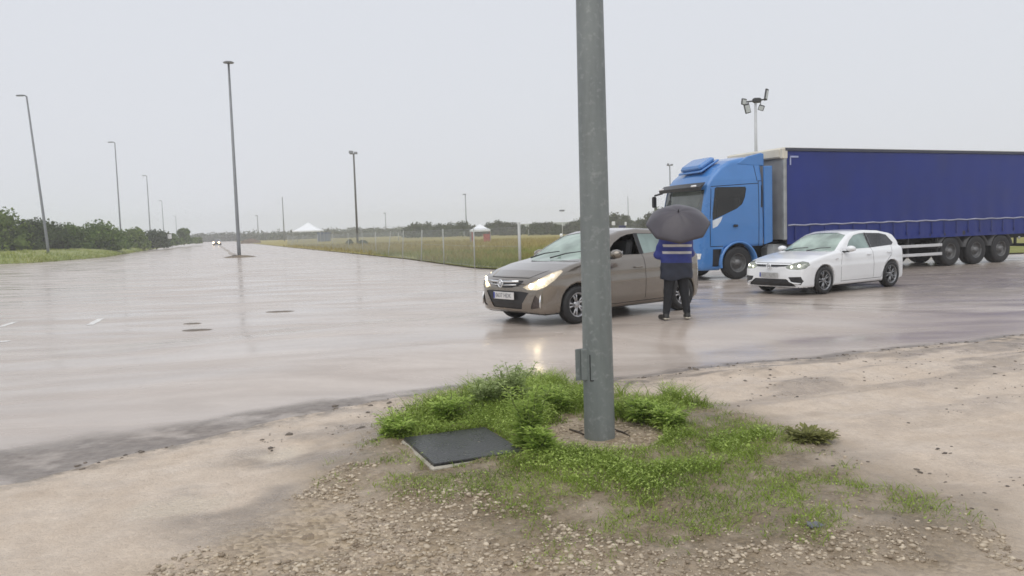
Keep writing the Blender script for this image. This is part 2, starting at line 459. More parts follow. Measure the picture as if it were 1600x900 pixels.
# --- wet, mud-washed road
def road_material():
    m = bpy.data.materials.new('wet_muddy_asphalt'); m.use_nodes = True; nt = m.node_tree; b = nt.nodes['Principled BSDF']
    geo = _n(nt, 'ShaderNodeNewGeometry'); P = geo.outputs['Position']
    flow = node_map(nt, P, (.28, 1.0, 1), (0, 0, -.45))
    n_big = node_noise(nt, flow, .35, 5, .55, .36, .64)
    n_mid = node_noise(nt, flow, 1.6, 6, .6, .38, .66, dist=.4)
    n_fine = node_noise(nt, P, 9, 6, .65, .3, .7)
    at = _n(nt, 'ShaderNodeAttribute', attribute_name='bare').outputs['Fac']
    muddy = node_mix(nt, n_big, (.47, .40, .345), (.56, .495, .44))
    muddy = node_mix(nt, node_math(nt, 'MULTIPLY', n_mid, .62), muddy, (.36, .30, .255))
    muddy = node_mix(nt, node_math(nt, 'MULTIPLY', n_fine, .18), muddy, (.33, .28, .24))
    asph = node_mix(nt, n_fine, (.15, .124, .108), (.27, .232, .20))
    thin = node_math(nt, 'MULTIPLY', at, node_noise(nt, P, 2.2, 5, .6, .25, .5), True)
    colr = node_mix(nt, thin, muddy, asph)
    nt.links.new(colr, b.inputs['Base Color'])
    r = node_noise(nt, flow, 1.1, 4, .5, .35, .65, (.12, .34))
    r = node_math(nt, 'ADD', r, node_math(nt, 'MULTIPLY', thin, .16), True)
    nt.links.new(r, b.inputs['Roughness'])
    b.inputs['IOR'].default_value = 1.36
    rip = node_noise(nt, node_map(nt, P, (1, 1, 1)), 7, 3, .5, .2, .8)
    rip2 = node_noise(nt, flow, 1.3, 3, .5, .2, .8)
    hsum = node_math(nt, 'ADD', node_math(nt, 'MULTIPLY', rip, .25), rip2)
    hsum = node_math(nt, 'ADD', hsum, node_math(nt, 'MULTIPLY', node_math(nt, 'MULTIPLY', n_fine, thin), 2.5))
    bp = _n(nt, 'ShaderNodeBump'); bp.inputs['Strength'].default_value = .22; bp.inputs['Distance'].default_value = .012
    nt.links.new(hsum, bp.inputs['Height']); nt.links.new(bp.outputs[0], b.inputs['Normal'])
    return m
M_road = road_material()
def bare(X, Y):
    d = -d_in(X, Y)
    w = np.interp(X, [-6, -4.4, -2.9, -1.6, 0, 1.2, 3, 8], [1.5, 1.25, .62, .3, .18, .22, .16, .12])
    near = 1 - sstep(d, w * .75, w * 1.2)
    east = sstep(X + (fbm(X * .35, Y * 1.2, 44) - .5) * 8, 4.5, 9) * sstep(Y - .2 * X + (fbm(X * .25, Y * 1.1, 47) - .5) * 5, 12.5, 15.5) * (1 - sstep(Y, 25, 31)) * .85      # less silt under the lorry
    return np.maximum(near, east)
xs = np.unique(np.concatenate([np.linspace(-170, -14, 40), np.linspace(-14, 14, 225), np.linspace(14, 90, 40)]))
ys = np.unique(np.concatenate([np.linspace(-14, 2, 8), np.linspace(2, 16, 141), np.linspace(16, 45, 70), np.geomspace(45, 430, 50)]))
def crown(X, Y):                                  # the near carriageway is slightly crowned
    s_ = (X - 1.6) * -.44 + (Y - 13.4) * .9; t_ = (X - 1.6) * .9 + (Y - 13.4) * .44
    across = np.where(s_ < 0, 1 - sstep(-s_, 1.3, 3.1), 1 - sstep(s_, 1.5, 4.2))
    return .20 * across * (1 - sstep(t_, 2.6, 6.5)) * (1 - sstep(-t_, 3, 10))
def crown_z(x, y): return float(crown(np.array([x]), np.array([y]))[0])
road = grid_mesh('road', xs, ys, crown, M_road, {'bare': bare})
tag(road, kind='structure')

# --- near shoulder: mud, gravel, puddles
GRASS_POLY = pxpoly([(520, 715), (585, 665), (640, 640), (700, 618), (780, 585), (850, 582), (900, 605), (960, 618), (1040, 622), (1130, 642), (1200, 657), (1265, 690),
                     (1335, 722), (1430, 765), (1520, 800), (1540, 840), (1430, 870), (1290, 868), (1180, 884), (1080, 892), (1000, 890), (900, 872), (780, 850), (670, 805), (580, 772), (505, 745)])
CORE_POLY = pxpoly([(590, 690), (640, 645), (720, 620), (800, 588), (860, 590), (900, 610), (960, 622), (1050, 625), (1110, 650), (1190, 670), (1240, 700), (1190, 730),
                    (1130, 755), (1070, 800), (1000, 822), (940, 790), (860, 755), (780, 735), (660, 735)])
GRAVEL_POLY = pxpoly([(230, 900), (330, 845), (450, 785), (540, 735), (640, 745), (780, 790), (900, 835), (1060, 880), (1250, 845), (1420, 840), (1560, 830), (1600, 900), (900, 990), (200, 990)])
POLE = gp(937, 684, .04)
def n_poly(poly, X, Y, w): return sstep(-poly_sdf(np.asarray(X, float), np.asarray(Y, float), poly), -w, w)
PUDDLES = [(gp(285, 798, .02), .30, .17, .4), (gp(445, 712, .02), .26, .17, 1.0)]
def shoulder_h(X, Y):
    X = np.asarray(X, float); Y = np.asarray(Y, float)
    d = d_in(X, Y)
    h = -.05 + .075 * sstep(d, -.1, .12) + .03 * sstep(d, .1, 1.2)
    h = h + (fbm(X * .9, Y * .9, 31) - .5) * .05 * sstep(d, 0, .6) + (fbm(X * 6, Y * 6, 41, 3) - .5) * .022 * sstep(d, -.05, .2)
    g = n_poly(GRASS_POLY, X, Y, .25)
    h = h + g * (.03 + (fbm(X * 4, Y * 4, 51, 4) - .45) * .06)
    gr = n_poly(GRAVEL_POLY, X, Y, .2)
    h = h + gr * (fbm(X * 16, Y * 16, 61, 3) - .45) * .03
    tr = sstep(X, 1.2, 2.6)
    h = h + tr * (1 - g) * .018 * np.sin((Y - .36 * X) * 7 + 3 * fbm(X, Y, 71)) * sstep(d, .1, .6)       # wheel ruts on the right
    for c, a, b_, rot in PUDDLES:
        u = (X - c.x) * math.cos(rot) + (Y - c.y) * math.sin(rot); v = -(X - c.x) * math.sin(rot) + (Y - c.y) * math.cos(rot)
        q = (u / a) ** 2 + (v / b_) ** 2
        h = h - .022 * np.exp(-q * .8)
    dp = np.hypot(X - POLE.x, Y - POLE.y)
    h = np.where(dp < .62, h * sstep(dp, .45, .62) + .05 * (1 - sstep(dp, .45, .62)) + (fbm(X * 18, Y * 18, 81, 2) - .5) * .02 * (1 - sstep(dp, .45, .62)), h)
    return h
def silt_attr(X, Y):                             # milky silt left by standing water
    r = np.zeros_like(X)
    n = fbm(X * 3.1, Y * 3.1, 301) + .5 * fbm(X * 11, Y * 11, 305, 3)
    for c, a, b_, rot in PUDDLES:
        u = (X - c.x) * math.cos(rot) + (Y - c.y) * math.sin(rot); v = -(X - c.x) * math.sin(rot) + (Y - c.y) * math.cos(rot)
        q = np.sqrt((u / a) ** 2 + (v / b_) ** 2) + (n - .7) * 1.3
        r = np.maximum(r, 1 - sstep(q, .35, 1.35))
    return r
DAMP_POLY = pxpoly([(300, 760), (330, 735), (420, 690), (520, 640), (600, 640), (640, 660), (560, 720), (480, 770), (400, 830), (330, 850), (260, 840), (270, 800)])
def damp_attr(X, Y):
    n = fbm(X * 2.2, Y * 2.2, 311); d = d_in(X, Y)
    tracks = sstep(fbm(X * .8 + Y * .2, (Y - .36 * X) * 3.2, 321, 5), .46, .62) * sstep(X, .6, 1.8) * (1 - .75 * sstep(d, 1.0, 2.6))
    return np.clip(np.maximum(n_poly(DAMP_POLY, X, Y, .22) * sstep(n, .3, .6), tracks * .9) * (1 - silt_attr(X, Y)), 0, 1)
def shoulder_material():
    m = bpy.data.materials.new('pale_mud_and_gravel'); m.use_nodes = True; nt = m.node_tree; b = nt.nodes['Principled BSDF']
    geo = _n(nt, 'ShaderNodeNewGeometry'); P = geo.outputs['Position']
    soil = _n(nt, 'ShaderNodeAttribute', attribute_name='soil').outputs['Fac']
    grav = _n(nt, 'ShaderNodeAttribute', attribute_name='gravel').outputs['Fac']
    edge = _n(nt, 'ShaderNodeAttribute', attribute_name='edge').outputs['Fac']
    n1 = node_noise(nt, P, 1.1, 6, .6, .35, .65); n2 = node_noise(nt, P, 6, 6, .65, .35, .65); n3 = node_noise(nt, P, 38, 5, .7, .35, .65)
    mud = node_mix(nt, n1, (.70, .575, .45), (.78, .66, .535))
    mud = node_mix(nt, node_math(nt, 'MULTIPLY', n2, .35), mud, (.43, .335, .25))
    vor = _n(nt, 'ShaderNodeTexVoronoi'); vor.inputs['Scale'].default_value = 34
    nt.links.new(P, vor.inputs['Vector'])
    rr = _n(nt, 'ShaderNodeValToRGB'); cr = rr.color_ramp
    cr.elements[0].color = (.24, .175, .11, 1); cr.elements[1].color = (.60, .48, .335, 1)
    for p_, c_ in ((.3, (.34, .255, .16, 1)), (.6, (.44, .34, .22, 1))):
        e = cr.elements.new(p_); e.color = c_
    sep = _n(nt, 'ShaderNodeSeparateColor'); nt.links.new(vor.outputs['Color'], sep.inputs[0]); nt.links.new(sep.outputs[0], rr.inputs[0])
    gfac = node_math(nt, 'MULTIPLY', grav, node_noise(nt, P, 2.6, 5, .6, .2, .55), True)
    c = node_mix(nt, gfac, mud, rr.outputs[0])
    dark = node_mix(nt, n3, (.12, .09, .05), (.30, .225, .135))
    sfac = node_math(nt, 'MULTIPLY', soil, node_noise(nt, P, 5, 5, .6, .25, .6, (.45, 1.1)), True)
    c = node_mix(nt, sfac, c, dark)
    silt = _n(nt, 'ShaderNodeAttribute', attribute_name='silt').outputs['Fac']
    damp = _n(nt, 'ShaderNodeAttribute', attribute_name='damp').outputs['Fac']
    c = node_mix(nt, node_math(nt, 'MULTIPLY', damp, node_noise(nt, P, 6, 6, .7, .2, .6, (.35, 1)), True), c, (.33, .27, .215))
    c = node_mix(nt, node_math(nt, 'MULTIPLY', silt, .8), c, (.70, .60, .47))
    efac = node_math(nt, 'MULTIPLY', edge, node_noise(nt, P, 7, 5, .7, .35, .6), True)
    c = node_mix(nt, efac, c, (.155, .13, .108))
    fleck = node_noise(nt, P, 17, 7, .75, .58, .68)
    c = node_mix(nt, node_math(nt, 'MULTIPLY', fleck, .4), c, (.27, .205, .145))
    c = node_mix(nt, node_math(nt, 'MULTIPLY', n3, .2), c, (.25, .19, .14))
    nt.links.new(c, b.inputs['Base Color'])
    r = node_noise(nt, P, 2.1, 5, .6, .35, .65, (.28, .7)); r = node_math(nt, 'SUBTRACT', r, node_math(nt, 'MULTIPLY', silt, .22)); r = node_math(nt, 'SUBTRACT', r, node_math(nt, 'MULTIPLY', damp, .15), True); nt.links.new(r, b.inputs['Roughness'])
    bh = node_math(nt, 'ADD', node_math(nt, 'MULTIPLY', n3, .6), n2)
    bh = node_math(nt, 'ADD', bh, node_math(nt, 'MULTIPLY', node_math(nt, 'MULTIPLY', vor.outputs['Distance'], grav), -1.2))
    bp = _n(nt, 'ShaderNodeBump'); bp.inputs['Strength'].default_value = .8; bp.inputs['Distance'].default_value = .016
    nt.links.new(bh, bp.inputs['Height']); nt.links.new(bp.outputs[0], b.inputs['Normal'])
    return m
def soil_attr(X, Y):
    n = fbm(X * 2.2, Y * 2.2, 91)
    return np.clip(n_poly(GRASS_POLY, X, Y, .5) * (.5 + 1.3 * n) * (1 - .75 * (np.hypot(X - POLE.x, Y - POLE.y) < .55)), 0, 1)
def grav_attr(X, Y):
    n = fbm(X * 1.7, Y * 1.7, 95)
    pole_c = 1 - sstep(np.hypot(X - POLE.x, Y - POLE.y), .45, .6)
    return np.clip(np.maximum(n_poly(GRAVEL_POLY, X, Y, .3) * (.5 + 1.0 * n), np.maximum(n_poly(GRASS_POLY, X, Y, .7) * .6 * n, pole_c)), 0, 1)
def edge_attr(X, Y):
    d = d_in(X, Y); n = fbm(X * 2.5, Y * 2.5, 99)
    return np.clip((1 - sstep(d, .02, .3 + .3 * n)) * .9 + .7 * sstep(n, .55, .7) * (1 - sstep(d, .4, 1.2)) * sstep(X, .4, 1.2), 0, 1)
xs = np.unique(np.concatenate([np.linspace(-30, -5.5, 50), np.linspace(-5.5, 8.5, 420), np.linspace(8.5, 40, 80)]))
ys = np.unique(np.concatenate([np.linspace(-14, 3.2, 24), np.linspace(3.2, 9.5, 230), np.linspace(9.5, 24, 150)]))
shoulder = grid_mesh('shoulder', xs, ys, shoulder_h, shoulder_material(), {'soil': soil_attr, 'gravel': grav_attr, 'edge': edge_attr, 'silt': silt_attr, 'damp': damp_attr})
tag(shoulder, kind='structure')
def sh_z(x, y): return float(max(0.0, shoulder_h(np.array([x]), np.array([y]))[0]))
# --- left verge (a low bank) and the field on the right
LEFT = [(-150, 50), (-80, 62), (-55, 69.5), (-46, 72), (-43.8, 73.6), (-44.4, 83.1), (-45.5, 90), (-64.9, 143.2), (-97.6, 231.6), (-138.5, 356), (-170, 440)]
M_verge = mat('verge_turf', (.19, .235, .06), .8, vscale=.35, col2=(.27, .27, .09), bump=.6, bscale=5)
LOFF = [(0, .02), (.5, .22), (2, .45), (6, .75), (14, 1.0), (30, 1.1), (150, 1.3), (600, 1.5)]
def verge_z(x, y):
    P2 = np.array([[x, y]]); poly = [(a, b) for a, b in LEFT]
    best = 1e9
    for a, b in zip(poly[:-1], poly[1:]):
        e = Vector((b[0] - a[0], b[1] - a[1])); w = Vector((x - a[0], y - a[1])); t = max(0, min(1, w.dot(e) / e.dot(e)))
        best = min(best, (w - e * t).length)
    return float(np.interp(best, [o for o, _ in LOFF], [h for _, h in LOFF])) - .04
vs_, fs_ = [], []
for i, (x, y) in enumerate(LEFT):
    for o, h in LOFF:
        vs_.append((x - .6 * o * 1.15, y + .8 * o * 1.15, h))
k = len(LOFF)
for i in range(len(LEFT) - 1):
    for j in range(k - 1): fs_.append((i * k + j, i * k + k + j, i * k + k + j + 1, i * k + j + 1))
verge = meshobj('verge', vs_, fs_, M_verge, None, True); tag(verge, kind='structure')

FIELD = [(90, 40), (40, 36), (21.8, 34.2), (10, 33.5), (2.2, 33.0), (.2, 33.0), (-1.8, 36.6), (-6.5, 51), (-13.1, 68.5), (-29, 110), (-78, 239), (-140, 405)]
def field_material():
    m = bpy.data.materials.new('rough_meadow'); m.use_nodes = True; nt = m.node_tree; b = nt.nodes['Principled BSDF']
    geo = _n(nt, 'ShaderNodeNewGeometry'); P = geo.outputs['Position']
    sp = _n(nt, 'ShaderNodeSeparateXYZ'); nt.links.new(P, sp.inputs[0])
    n1 = node_noise(nt, P, .09, 5, .6, .3, .7, (-14, 14)); n2 = node_noise(nt, P, .6, 5, .6, .35, .65)
    yy = node_math(nt, 'ADD', sp.outputs[1], n1)
    mr = _n(nt, 'ShaderNodeMapRange'); mr.inputs['From Min'].default_value = 40; mr.inputs['From Max'].default_value = 78
    nt.links.new(yy, mr.inputs[0])
    green = node_mix(nt, n2, (.17, .19, .055), (.26, .255, .085)); ochre = node_mix(nt, n2, (.33, .26, .10), (.29, .27, .10))
    nt.links.new(node_mix(nt, mr.outputs[0], green, ochre), b.inputs['Base Color']); b.inputs['Roughness'].default_value = .9; b.inputs['Specular IOR Level'].default_value = .1
    return m
bm = bmesh.new()
f = bm.faces.new([bm.verts.new((x, y, .05)) for x, y in FIELD + [(-140, 520), (420, 520), (420, 60)]])
bmesh.ops.triangulate(bm, faces=[f])
bmesh.ops.recalc_face_normals(bm, faces=bm.faces)
field = bm_obj(bm, 'field', field_material(), None, False); tag(field, kind='structure')

# --- grass as loose blades (nobody could count them)
def blades(name, P, H, W, lean, material, kind='stuff', seg=2):
    n = len(P); an = RNG.uniform(0, 2 * PI, n); la = RNG.uniform(0, 2 * PI, n)
    dx, dy = np.cos(an) * W / 2, np.sin(an) * W / 2; lx, ly = np.cos(la) * H * lean, np.sin(la) * H * lean
    rows = []
    for s in range(seg + 1):
        t = s / seg; w = 1 - t ** 1.5 * .9
        c = P + np.stack([lx * t * t, ly * t * t, H * (t - .18 * t * t * lean)], -1)
        d = np.stack([dx * w, dy * w, np.zeros(n)], -1)
        rows += [c - d, c + d]
    V = np.stack(rows, 1).reshape(-1, 3); m = 2 * (seg + 1); b = np.arange(n)[:, None] * m
    F = np.concatenate([b + np.array([[2 * s, 2 * s + 1, 2 * s + 3, 2 * s + 2]]) for s in range(seg)])
    o = bigmesh(name, V, F, material); o['kind'] = kind
    return o
M_fgreen = leaf_mat('meadow_grass', (.15, .18, .04), (.33, .34, .10), .15)
M_fochre = leaf_mat('dry_meadow_grass', (.27, .21, .07), (.42, .36, .14), .12)
def scatter_field(n, y0, y1, pw=1.0):
    y = y0 + (y1 - y0) * RNG.random(n) ** pw
    x = RNG.uniform(-.34, .55, n) * y
    k = poly_sdf(x, y, FIELD + [(-140, 520), (420, 520), (420, 60)]) < -.05
    return np.stack([x[k], y[k], np.full(k.sum(), .05)], -1)
P = scatter_field(46000, 33, 72, 1.5); P = P[fbm(P[:, 0] * .3, P[:, 1] * .3, 7) + (60 - P[:, 1]) * .012 > .42]
blades('field_grass', P, RNG.uniform(.16, .42, len(P)), RNG.uniform(.02, .05, len(P)), .55, M_fgreen)
P = scatter_field(42000, 42, 135, 1.3); P = P[fbm(P[:, 0] * .2, P[:, 1] * .2, 17) + (P[:, 1] - 60) * .01 > .46]
blades('dry_field_grass', P, RNG.uniform(.2, .5, len(P)), RNG.uniform(.04, .1, len(P)), .5, M_fochre)
M_vgrass = leaf_mat('verge_grass', (.17, .23, .045), (.44, .46, .13), .25)
P = []
for a, b in zip(LEFT[1:-2], LEFT[2:-1]):
    L = math.hypot(b[0] - a[0], b[1] - a[1]); n = int(min(4500, L * 160))
    t = RNG.random(n); o = RNG.random(n) ** 1.6 * 16
    P.append(np.stack([a[0] + (b[0] - a[0]) * t - .69 * o, a[1] + (b[1] - a[1]) * t + .92 * o, np.zeros(n)], -1))
P = np.concatenate(P); P[:, 2] = [verge_z(x, y) - .03 for x, y in P[:, :2]]
blades('verge_grass', P, RNG.uniform(.15, .55, len(P)) * (.4 + 1.2 * fbm(P[:, 0] * .25, P[:, 1] * .25, 3)), RNG.uniform(.05, .13, len(P)), .5, M_vgrass)

# --- distant low hills
vs_, fs_ = [], []
n = 60
for i in range(n + 1):
    a = math.radians(-62 + 124 * i / n); r = 640
    h = 1.5 + 5.0 * float(fbm(i * .23, 3, 5)) + 3 * sstep(np.array(i), 20, 45)
    vs_ += [(r * math.sin(a), r * math.cos(a), -1), (r * math.sin(a), r * math.cos(a), h * .55), ((r + 60) * math.sin(a), (r + 60) * math.cos(a), h)]
for i in range(n):
    for j in range(2): fs_.append((i * 3 + j, i * 3 + 3 + j, i * 3 + 4 + j, i * 3 + 1 + j))
hills = meshobj('hills', vs_, fs_, mat('distant_scrub', (.10, .12, .07), .9, vary=.35, vscale=.03), None, True); tag(hills, kind='structure')

# --- worn road paint, just above the asphalt
M_paint = mat('worn_white_paint', (.74, .72, .68), .25, vary=.08, vscale=5)
for (x0, y0), (x1, y1), w in (((140, 508), (158, 498), .16), ((0, 511), (24, 503), .16), ((-20, 535), (16, 533), .18)):
    a, b = gp(x0, y0), gp(x1, y1); d = (b - a).normalized(); q = Vector((-d.y, d.x, 0)) * w / 2
    N = 5; vs_ = []
    for i in range(N):
        p = a.lerp(b, i / (N - 1)); e = 1 + .25 * random.uniform(-1, 1)
        vs_ += [p - q * e + Vector((0, 0, .004)), p + q * e + Vector((0, 0, .004))]
    tag(meshobj('road_marking', vs_, [(2 * i, 2 * i + 1, 2 * i + 3, 2 * i + 2) for i in range(N - 1)], M_paint), kind='structure')

# ================================================================== VEHICLES
M_tyre = mat('tyre_rubber', (.018, .018, .019), .6, vary=.2, vscale=12, bump=.3, bscale=60)
M_black = mat('black_plastic', (.018, .018, .02), .42, vary=.2, vscale=10)
M_dark = mat('dark_gap', (.008, .008, .009), .7, vary=.1)
M_cloth = mat('seat_cloth', (.03, .031, .034), .85, vary=.25, vscale=20)
M_chrome = mat('chrome', (.78, .79, .80), .12, 1.0, vary=.03, rvary=.04)
M_alloy = mat('alloy_wheel', (.46, .46, .47), .3, .85, vary=.1, vscale=9)
M_greyalloy = mat('grey_alloy_wheel', (.27, .275, .285), .34, .8, vary=.12, vscale=9)
M_plate = mat('number_plate_white', (.66, .65, .64), .35, vary=.05)
M_ink = mat('plate_ink', (.16, .16, .18), .5, vary=.05)
M_refl = mat('lamp_reflector', (.72, .70, .66), .3, .4, vary=.2, vscale=30, emit=(1.0, .80, .52), estr=.5)  # glow put into the bowl itself, in place of light from the bulb
M_screen = glass_mat('windscreen_glass', (.46, .60, .50), 2.0, .05, .52, (.60, .76, .66))
M_glass = glass_mat('side_glass', (.42, .56, .52), 1.8, .03, .42, (.50, .66, .62))
M_tint = glass_mat('tinted_glass', (.10, .105, .115), 1.6, .03, .12, (.30, .31, .34))
M_lens = glass_mat('lamp_lens', (.9, .9, .88), 1.5, .02, .10, (.9, .9, .86))
M_amber = mat('amber_lens', (.7, .22, .02), .2, vary=.1)
M_red = mat('red_lens', (.45, .015, .015), .2, vary=.1)

def add_wheel(parent, x, y, side, R, w, rr, mrim, spokes=5, z=None, style='alloy'):
    """wheel = rim with spokes; its tyre is a part of it. side +1 = outer face towards +y"""
    m = MB(); fo = w / 2
    m.lathe([(rr, -fo + .02), (rr, fo - .012), (rr - .012, fo - .006), (rr - .03, fo - .022), (rr - .035, -fo + .03)], 36, 'Y')
    if style == 'alloy':
        m.lathe([(.001, fo - .026), (.034, fo - .026), (.062, fo - .034), (.07, fo - .06)], 20, 'Y')
        for k in range(spokes):
            for off in (-.16, .16):
                a = 2 * PI * k / spokes + off; ca, sa = math.cos(a), math.sin(a); a2 = a + off * .25
                p0 = Vector((.045 * ca, fo - .045, .045 * sa)); p1 = Vector(((rr - .02) * math.cos(a2), fo - .035, (rr - .02) * math.sin(a2)))
                d = (p1 - p0).normalized(); Y = Vector((0, 1, 0)); n = d.cross(Y).normalized()
                rot = Matrix((d, n, n.cross(d) * -1)).transposed()
                m.box((p0 + p1) / 2, ((p1 - p0).length, .024, .03), rot)
    else:                                                           # pressed steel lorry wheel
        m.lathe([(rr - .03, fo - .03), (rr * .86, fo - .11), (rr * .62, fo - .13), (rr * .55, fo - .07), (rr * .36, fo - .05), (rr * .34, fo + .0), (.001, fo + .005)], 30, 'Y')
        for k in range(10):
            a = 2 * PI * k / 10; m.tube([(rr * .47 * math.cos(a), fo - .07, rr * .47 * math.sin(a)), (rr * .47 * math.cos(a), fo - .03, rr * .47 * math.sin(a))], .016, 6)
    o = m.build('wheel', mrim, parent, True)
    o.location = (x, y, R if z is None else z); o.rotation_euler = (0, 0, 0 if side > 0 else PI)
    t = MB(); sh = .012
    t.lathe([(rr - .004, -fo), (rr + (R - rr) * .5, -fo - sh * .8), (R - .03, -fo), (R - .008, -fo + .025), (R, -fo + .05), (R, -.012), (R - .008, -.006), (R - .008, .006), (R, .012), (R, fo - .05), (R - .008, fo - .025),
             (R - .03, fo), (rr + (R - rr) * .5, fo + sh * .8), (rr - .004, fo)], 40, 'Y')
    t.build('tyre', M_tyre, o, True)
    d = MB(); d.lathe([(.001, -fo + .06), (rr - .04, -fo + .06)], 28, 'Y')
    d.lathe([(.001, fo - .085), (rr * .62, fo - .085), (rr * .62, fo - .1)], 28, 'Y')
    if style == 'alloy': d.build('brake_disc', M_black, o, True)
    return o

def car_sdf(sp):
    xm = sp['xm']
    def fn(P):
        x, y, z = P[:, 0], np.abs(P[:, 1]), P[:, 2]
        wf = sstep(x, xm, xm + .9)
        xe = x + sp['kf'] * y * y * wf - sp['kr'] * y * y * (1 - sstep(x, xm - 1.2, xm - .2))
        arch = np.minimum(np.hypot(x, z - sp['R']), np.hypot(x + sp['wb'], z - sp['R'])) - sp['Ra']
        yl = y - .014 * np.exp(-(np.maximum(arch, -.02) / .05) ** 2)
        low = smax(smax(poly_sdf(xe, z + .035 * y * y, sp['low']), poly_sdf(yl, z, sp['slow']), .05), poly_sdf(x, y, sp['plan']), .09)
        grn = smax(smax(poly_sdf(xe, z + .06 * y * y, sp['green']), poly_sdf(y, z, sp['sgreen']), .07), poly_sdf(x, y, sp['plang']), .05)
        d = smin(low, grn, .035)
        d = smax(d, -np.maximum(arch, (sp['W'] - .30) - y), .012)
        return d
    return fn

def build_car(sp, name, label, loc, heading):
    T = thing(name, label, 'car', loc, heading)
    V, F = sdf_mesh(car_sdf(sp), (sp['xr'], -sp['W'] - .03, .12), (sp['xf'], sp['W'] + .03, sp['H'] + .03), sp.get('cell', .027))
    bm = to_bm(V, F)
    paint = sp['paint']
    X = (1, 0, 0); Yv = (0, 1, 0)
    for s in (1, -1):
        side = lambda c, n, s=s: c.y * s > .42 and n.y * s > .2
        for nm, poly, key in sp['side_glass']:
            fs = cut_region(bm, poly, X, side)
            if key == 'open' and s > 0:                               # window wound down
                bmesh.ops.delete(bm, geom=fs, context='FACES'); continue
            take(bm, fs, nm, sp['glass'].get(key, M_glass), T, -.007)
        for poly in sp['side_black']:
            take(bm, cut_region(bm, poly, X, side), 'pillar_trim', M_black, T, .001)
    take(bm, cut_region(bm, sp['screen'], Yv, lambda c, n: c.x > sp['scr_x'] and n.x > .15 and c.z > .85), 'windscreen', M_screen, T, -.006)
    take(bm, cut_region(bm, sp['rear_screen'], Yv, lambda c, n: c.x < sp['rscr_x'] and n.x < -.15 and c.z > .85), 'rear_window', M_tint, T, -.006)
    # lamps, seen square-on from their own corner
    for s in (1, -1):
        a = sp['lamp_ang']; e1 = Vector((-math.sin(a), s * math.cos(a), 0)); dv = Vector((math.cos(a), s * math.sin(a), 0))
        fs = cut_region(bm, sp['lamp'], e1, lambda c, n, s=s: c.y * s > .2 and c.x > .0 and n.dot(dv) > .05)
        # headlight: a shallow bowl behind the lens
        bowl = None
        if fs:
            bm.normal_update()
            ids = {}; Vb = []; Fb = []
            for f in fs:
                for w in f.verts:
                    if w not in ids: ids[w] = len(Vb); Vb.append(w.co - dv * .022)
                Fb.append([ids[w] for w in f.verts])
            bowl = meshobj('headlight', Vb, Fb, sp['refl'], T, True)
            tk = take(bm, fs, 'lens', M_lens, bowl, .001)
        for (sa, zz, r, st) in sp['bulbs']:
            # lit lamp just inside the lens, found by walking from the axis outwards
            best = min(range(len(Vb)), key=lambda i: (Vb[i].dot(e1) - sa) ** 2 + (Vb[i].z - zz) ** 2)
            p = Vb[best] + dv * .004
            m = MB(); m.lathe([(.001, .012), (r * .6, .009), (r, .0)], 16, 'Z')
            ob = m.build('bulb', mat('lit_bulb_%s_%d' % (sp['key'], st), (.9, .85, .75), .3, emit=sp['lamp_col'], estr=st), bowl, True)
            ob.location = p; ob.rotation_euler = dv.to_track_quat('Z', 'Y').to_euler()
    front = lambda c, n: c.x > .35 and n.x > .2
    for nm, poly, mt, off in sp['front_parts']:
        take(bm, cut_region(bm, poly, Yv, front), nm, mt, T, off)
    # panel gaps
    for s in (1, -1):
        side = lambda c, n, s=s: c.y * s > .42 and abs(n.y) > .15
        for line in sp['seams']:
            fs = []
            for q in strip_polys(line, .010): fs += cut_region(bm, q, X, side, .04)
            take(bm, list({f for f in fs if f.is_valid}), 'door_gap', M_dark, T, -.006)
        for poly in sp['doors']:
            take(bm, cut_region(bm, poly, X, side), 'door', paint, T, 0)
    for line in sp['bonnet_seam']:
        fs = []
        for q in strip_polys(line, .012): fs += cut_region(bm, q, Yv, lambda c, n: c.x > .1 and c.z > .55, .04)
        take(bm, list({f for f in fs if f.is_valid}), 'bonnet_gap', M_dark, T, -.005)
    sill = lambda c, n: c.z < .34
    fs = [f for f in bm.faces if f.calc_center_median().z < sp.get('skirt', .2)]
    take(bm, fs, 'underside', M_black, T, 0)
    bm_obj(bm, 'body', paint, T)
    for x in (0, -sp['wb']):
        for s in (1, -1):
            add_wheel(T, x, s * (sp['W'] - .105 - .02), s, sp['R'], .2, sp['rr'], sp['rim'], sp['spokes'])
    # wheel-house liners
    for x in (0, -sp['wb']):
        for s in (1, -1):
            m = MB(); n = 18; y0, y1 = sp['W'] - .32, sp['W'] - .06
            for k in range(n):
                a0, a1 = PI * k / n, PI * (k + 1) / n; r = sp['Ra'] + .004
                m.add([(x + r * math.cos(a0), s * y0, sp['R'] + r * math.sin(a0)), (x + r * math.cos(a1), s * y0, sp['R'] + r * math.sin(a1)),
                       (x + r * math.cos(a1), s * y1, sp['R'] + r * math.sin(a1)), (x + r * math.cos(a0), s * y1, sp['R'] + r * math.sin(a0)), (x, s * y0, sp['R'])],
                      [(0, 1, 2, 3), (0, 4, 1)])
            m.build('wheel_liner', M_dark, T)
    # cabin
    m = MB(); zb = sp['belt'] - .14
    m.cbox(((sp['cab'][0] + sp['cab'][1]) / 2, 0, (.28 + zb) / 2), (sp['cab'][0] - sp['cab'][1], 2 * sp['W'] - .36, zb - .28), .05); m.build('cabin_lining', M_cloth, T)
    m = MB(); m.cbox((sp['cab'][0] - .18, 0, zb + .02), (.5, 2 * sp['W'] - .44, .16), .06); m.build('dashboard', M_black, T)
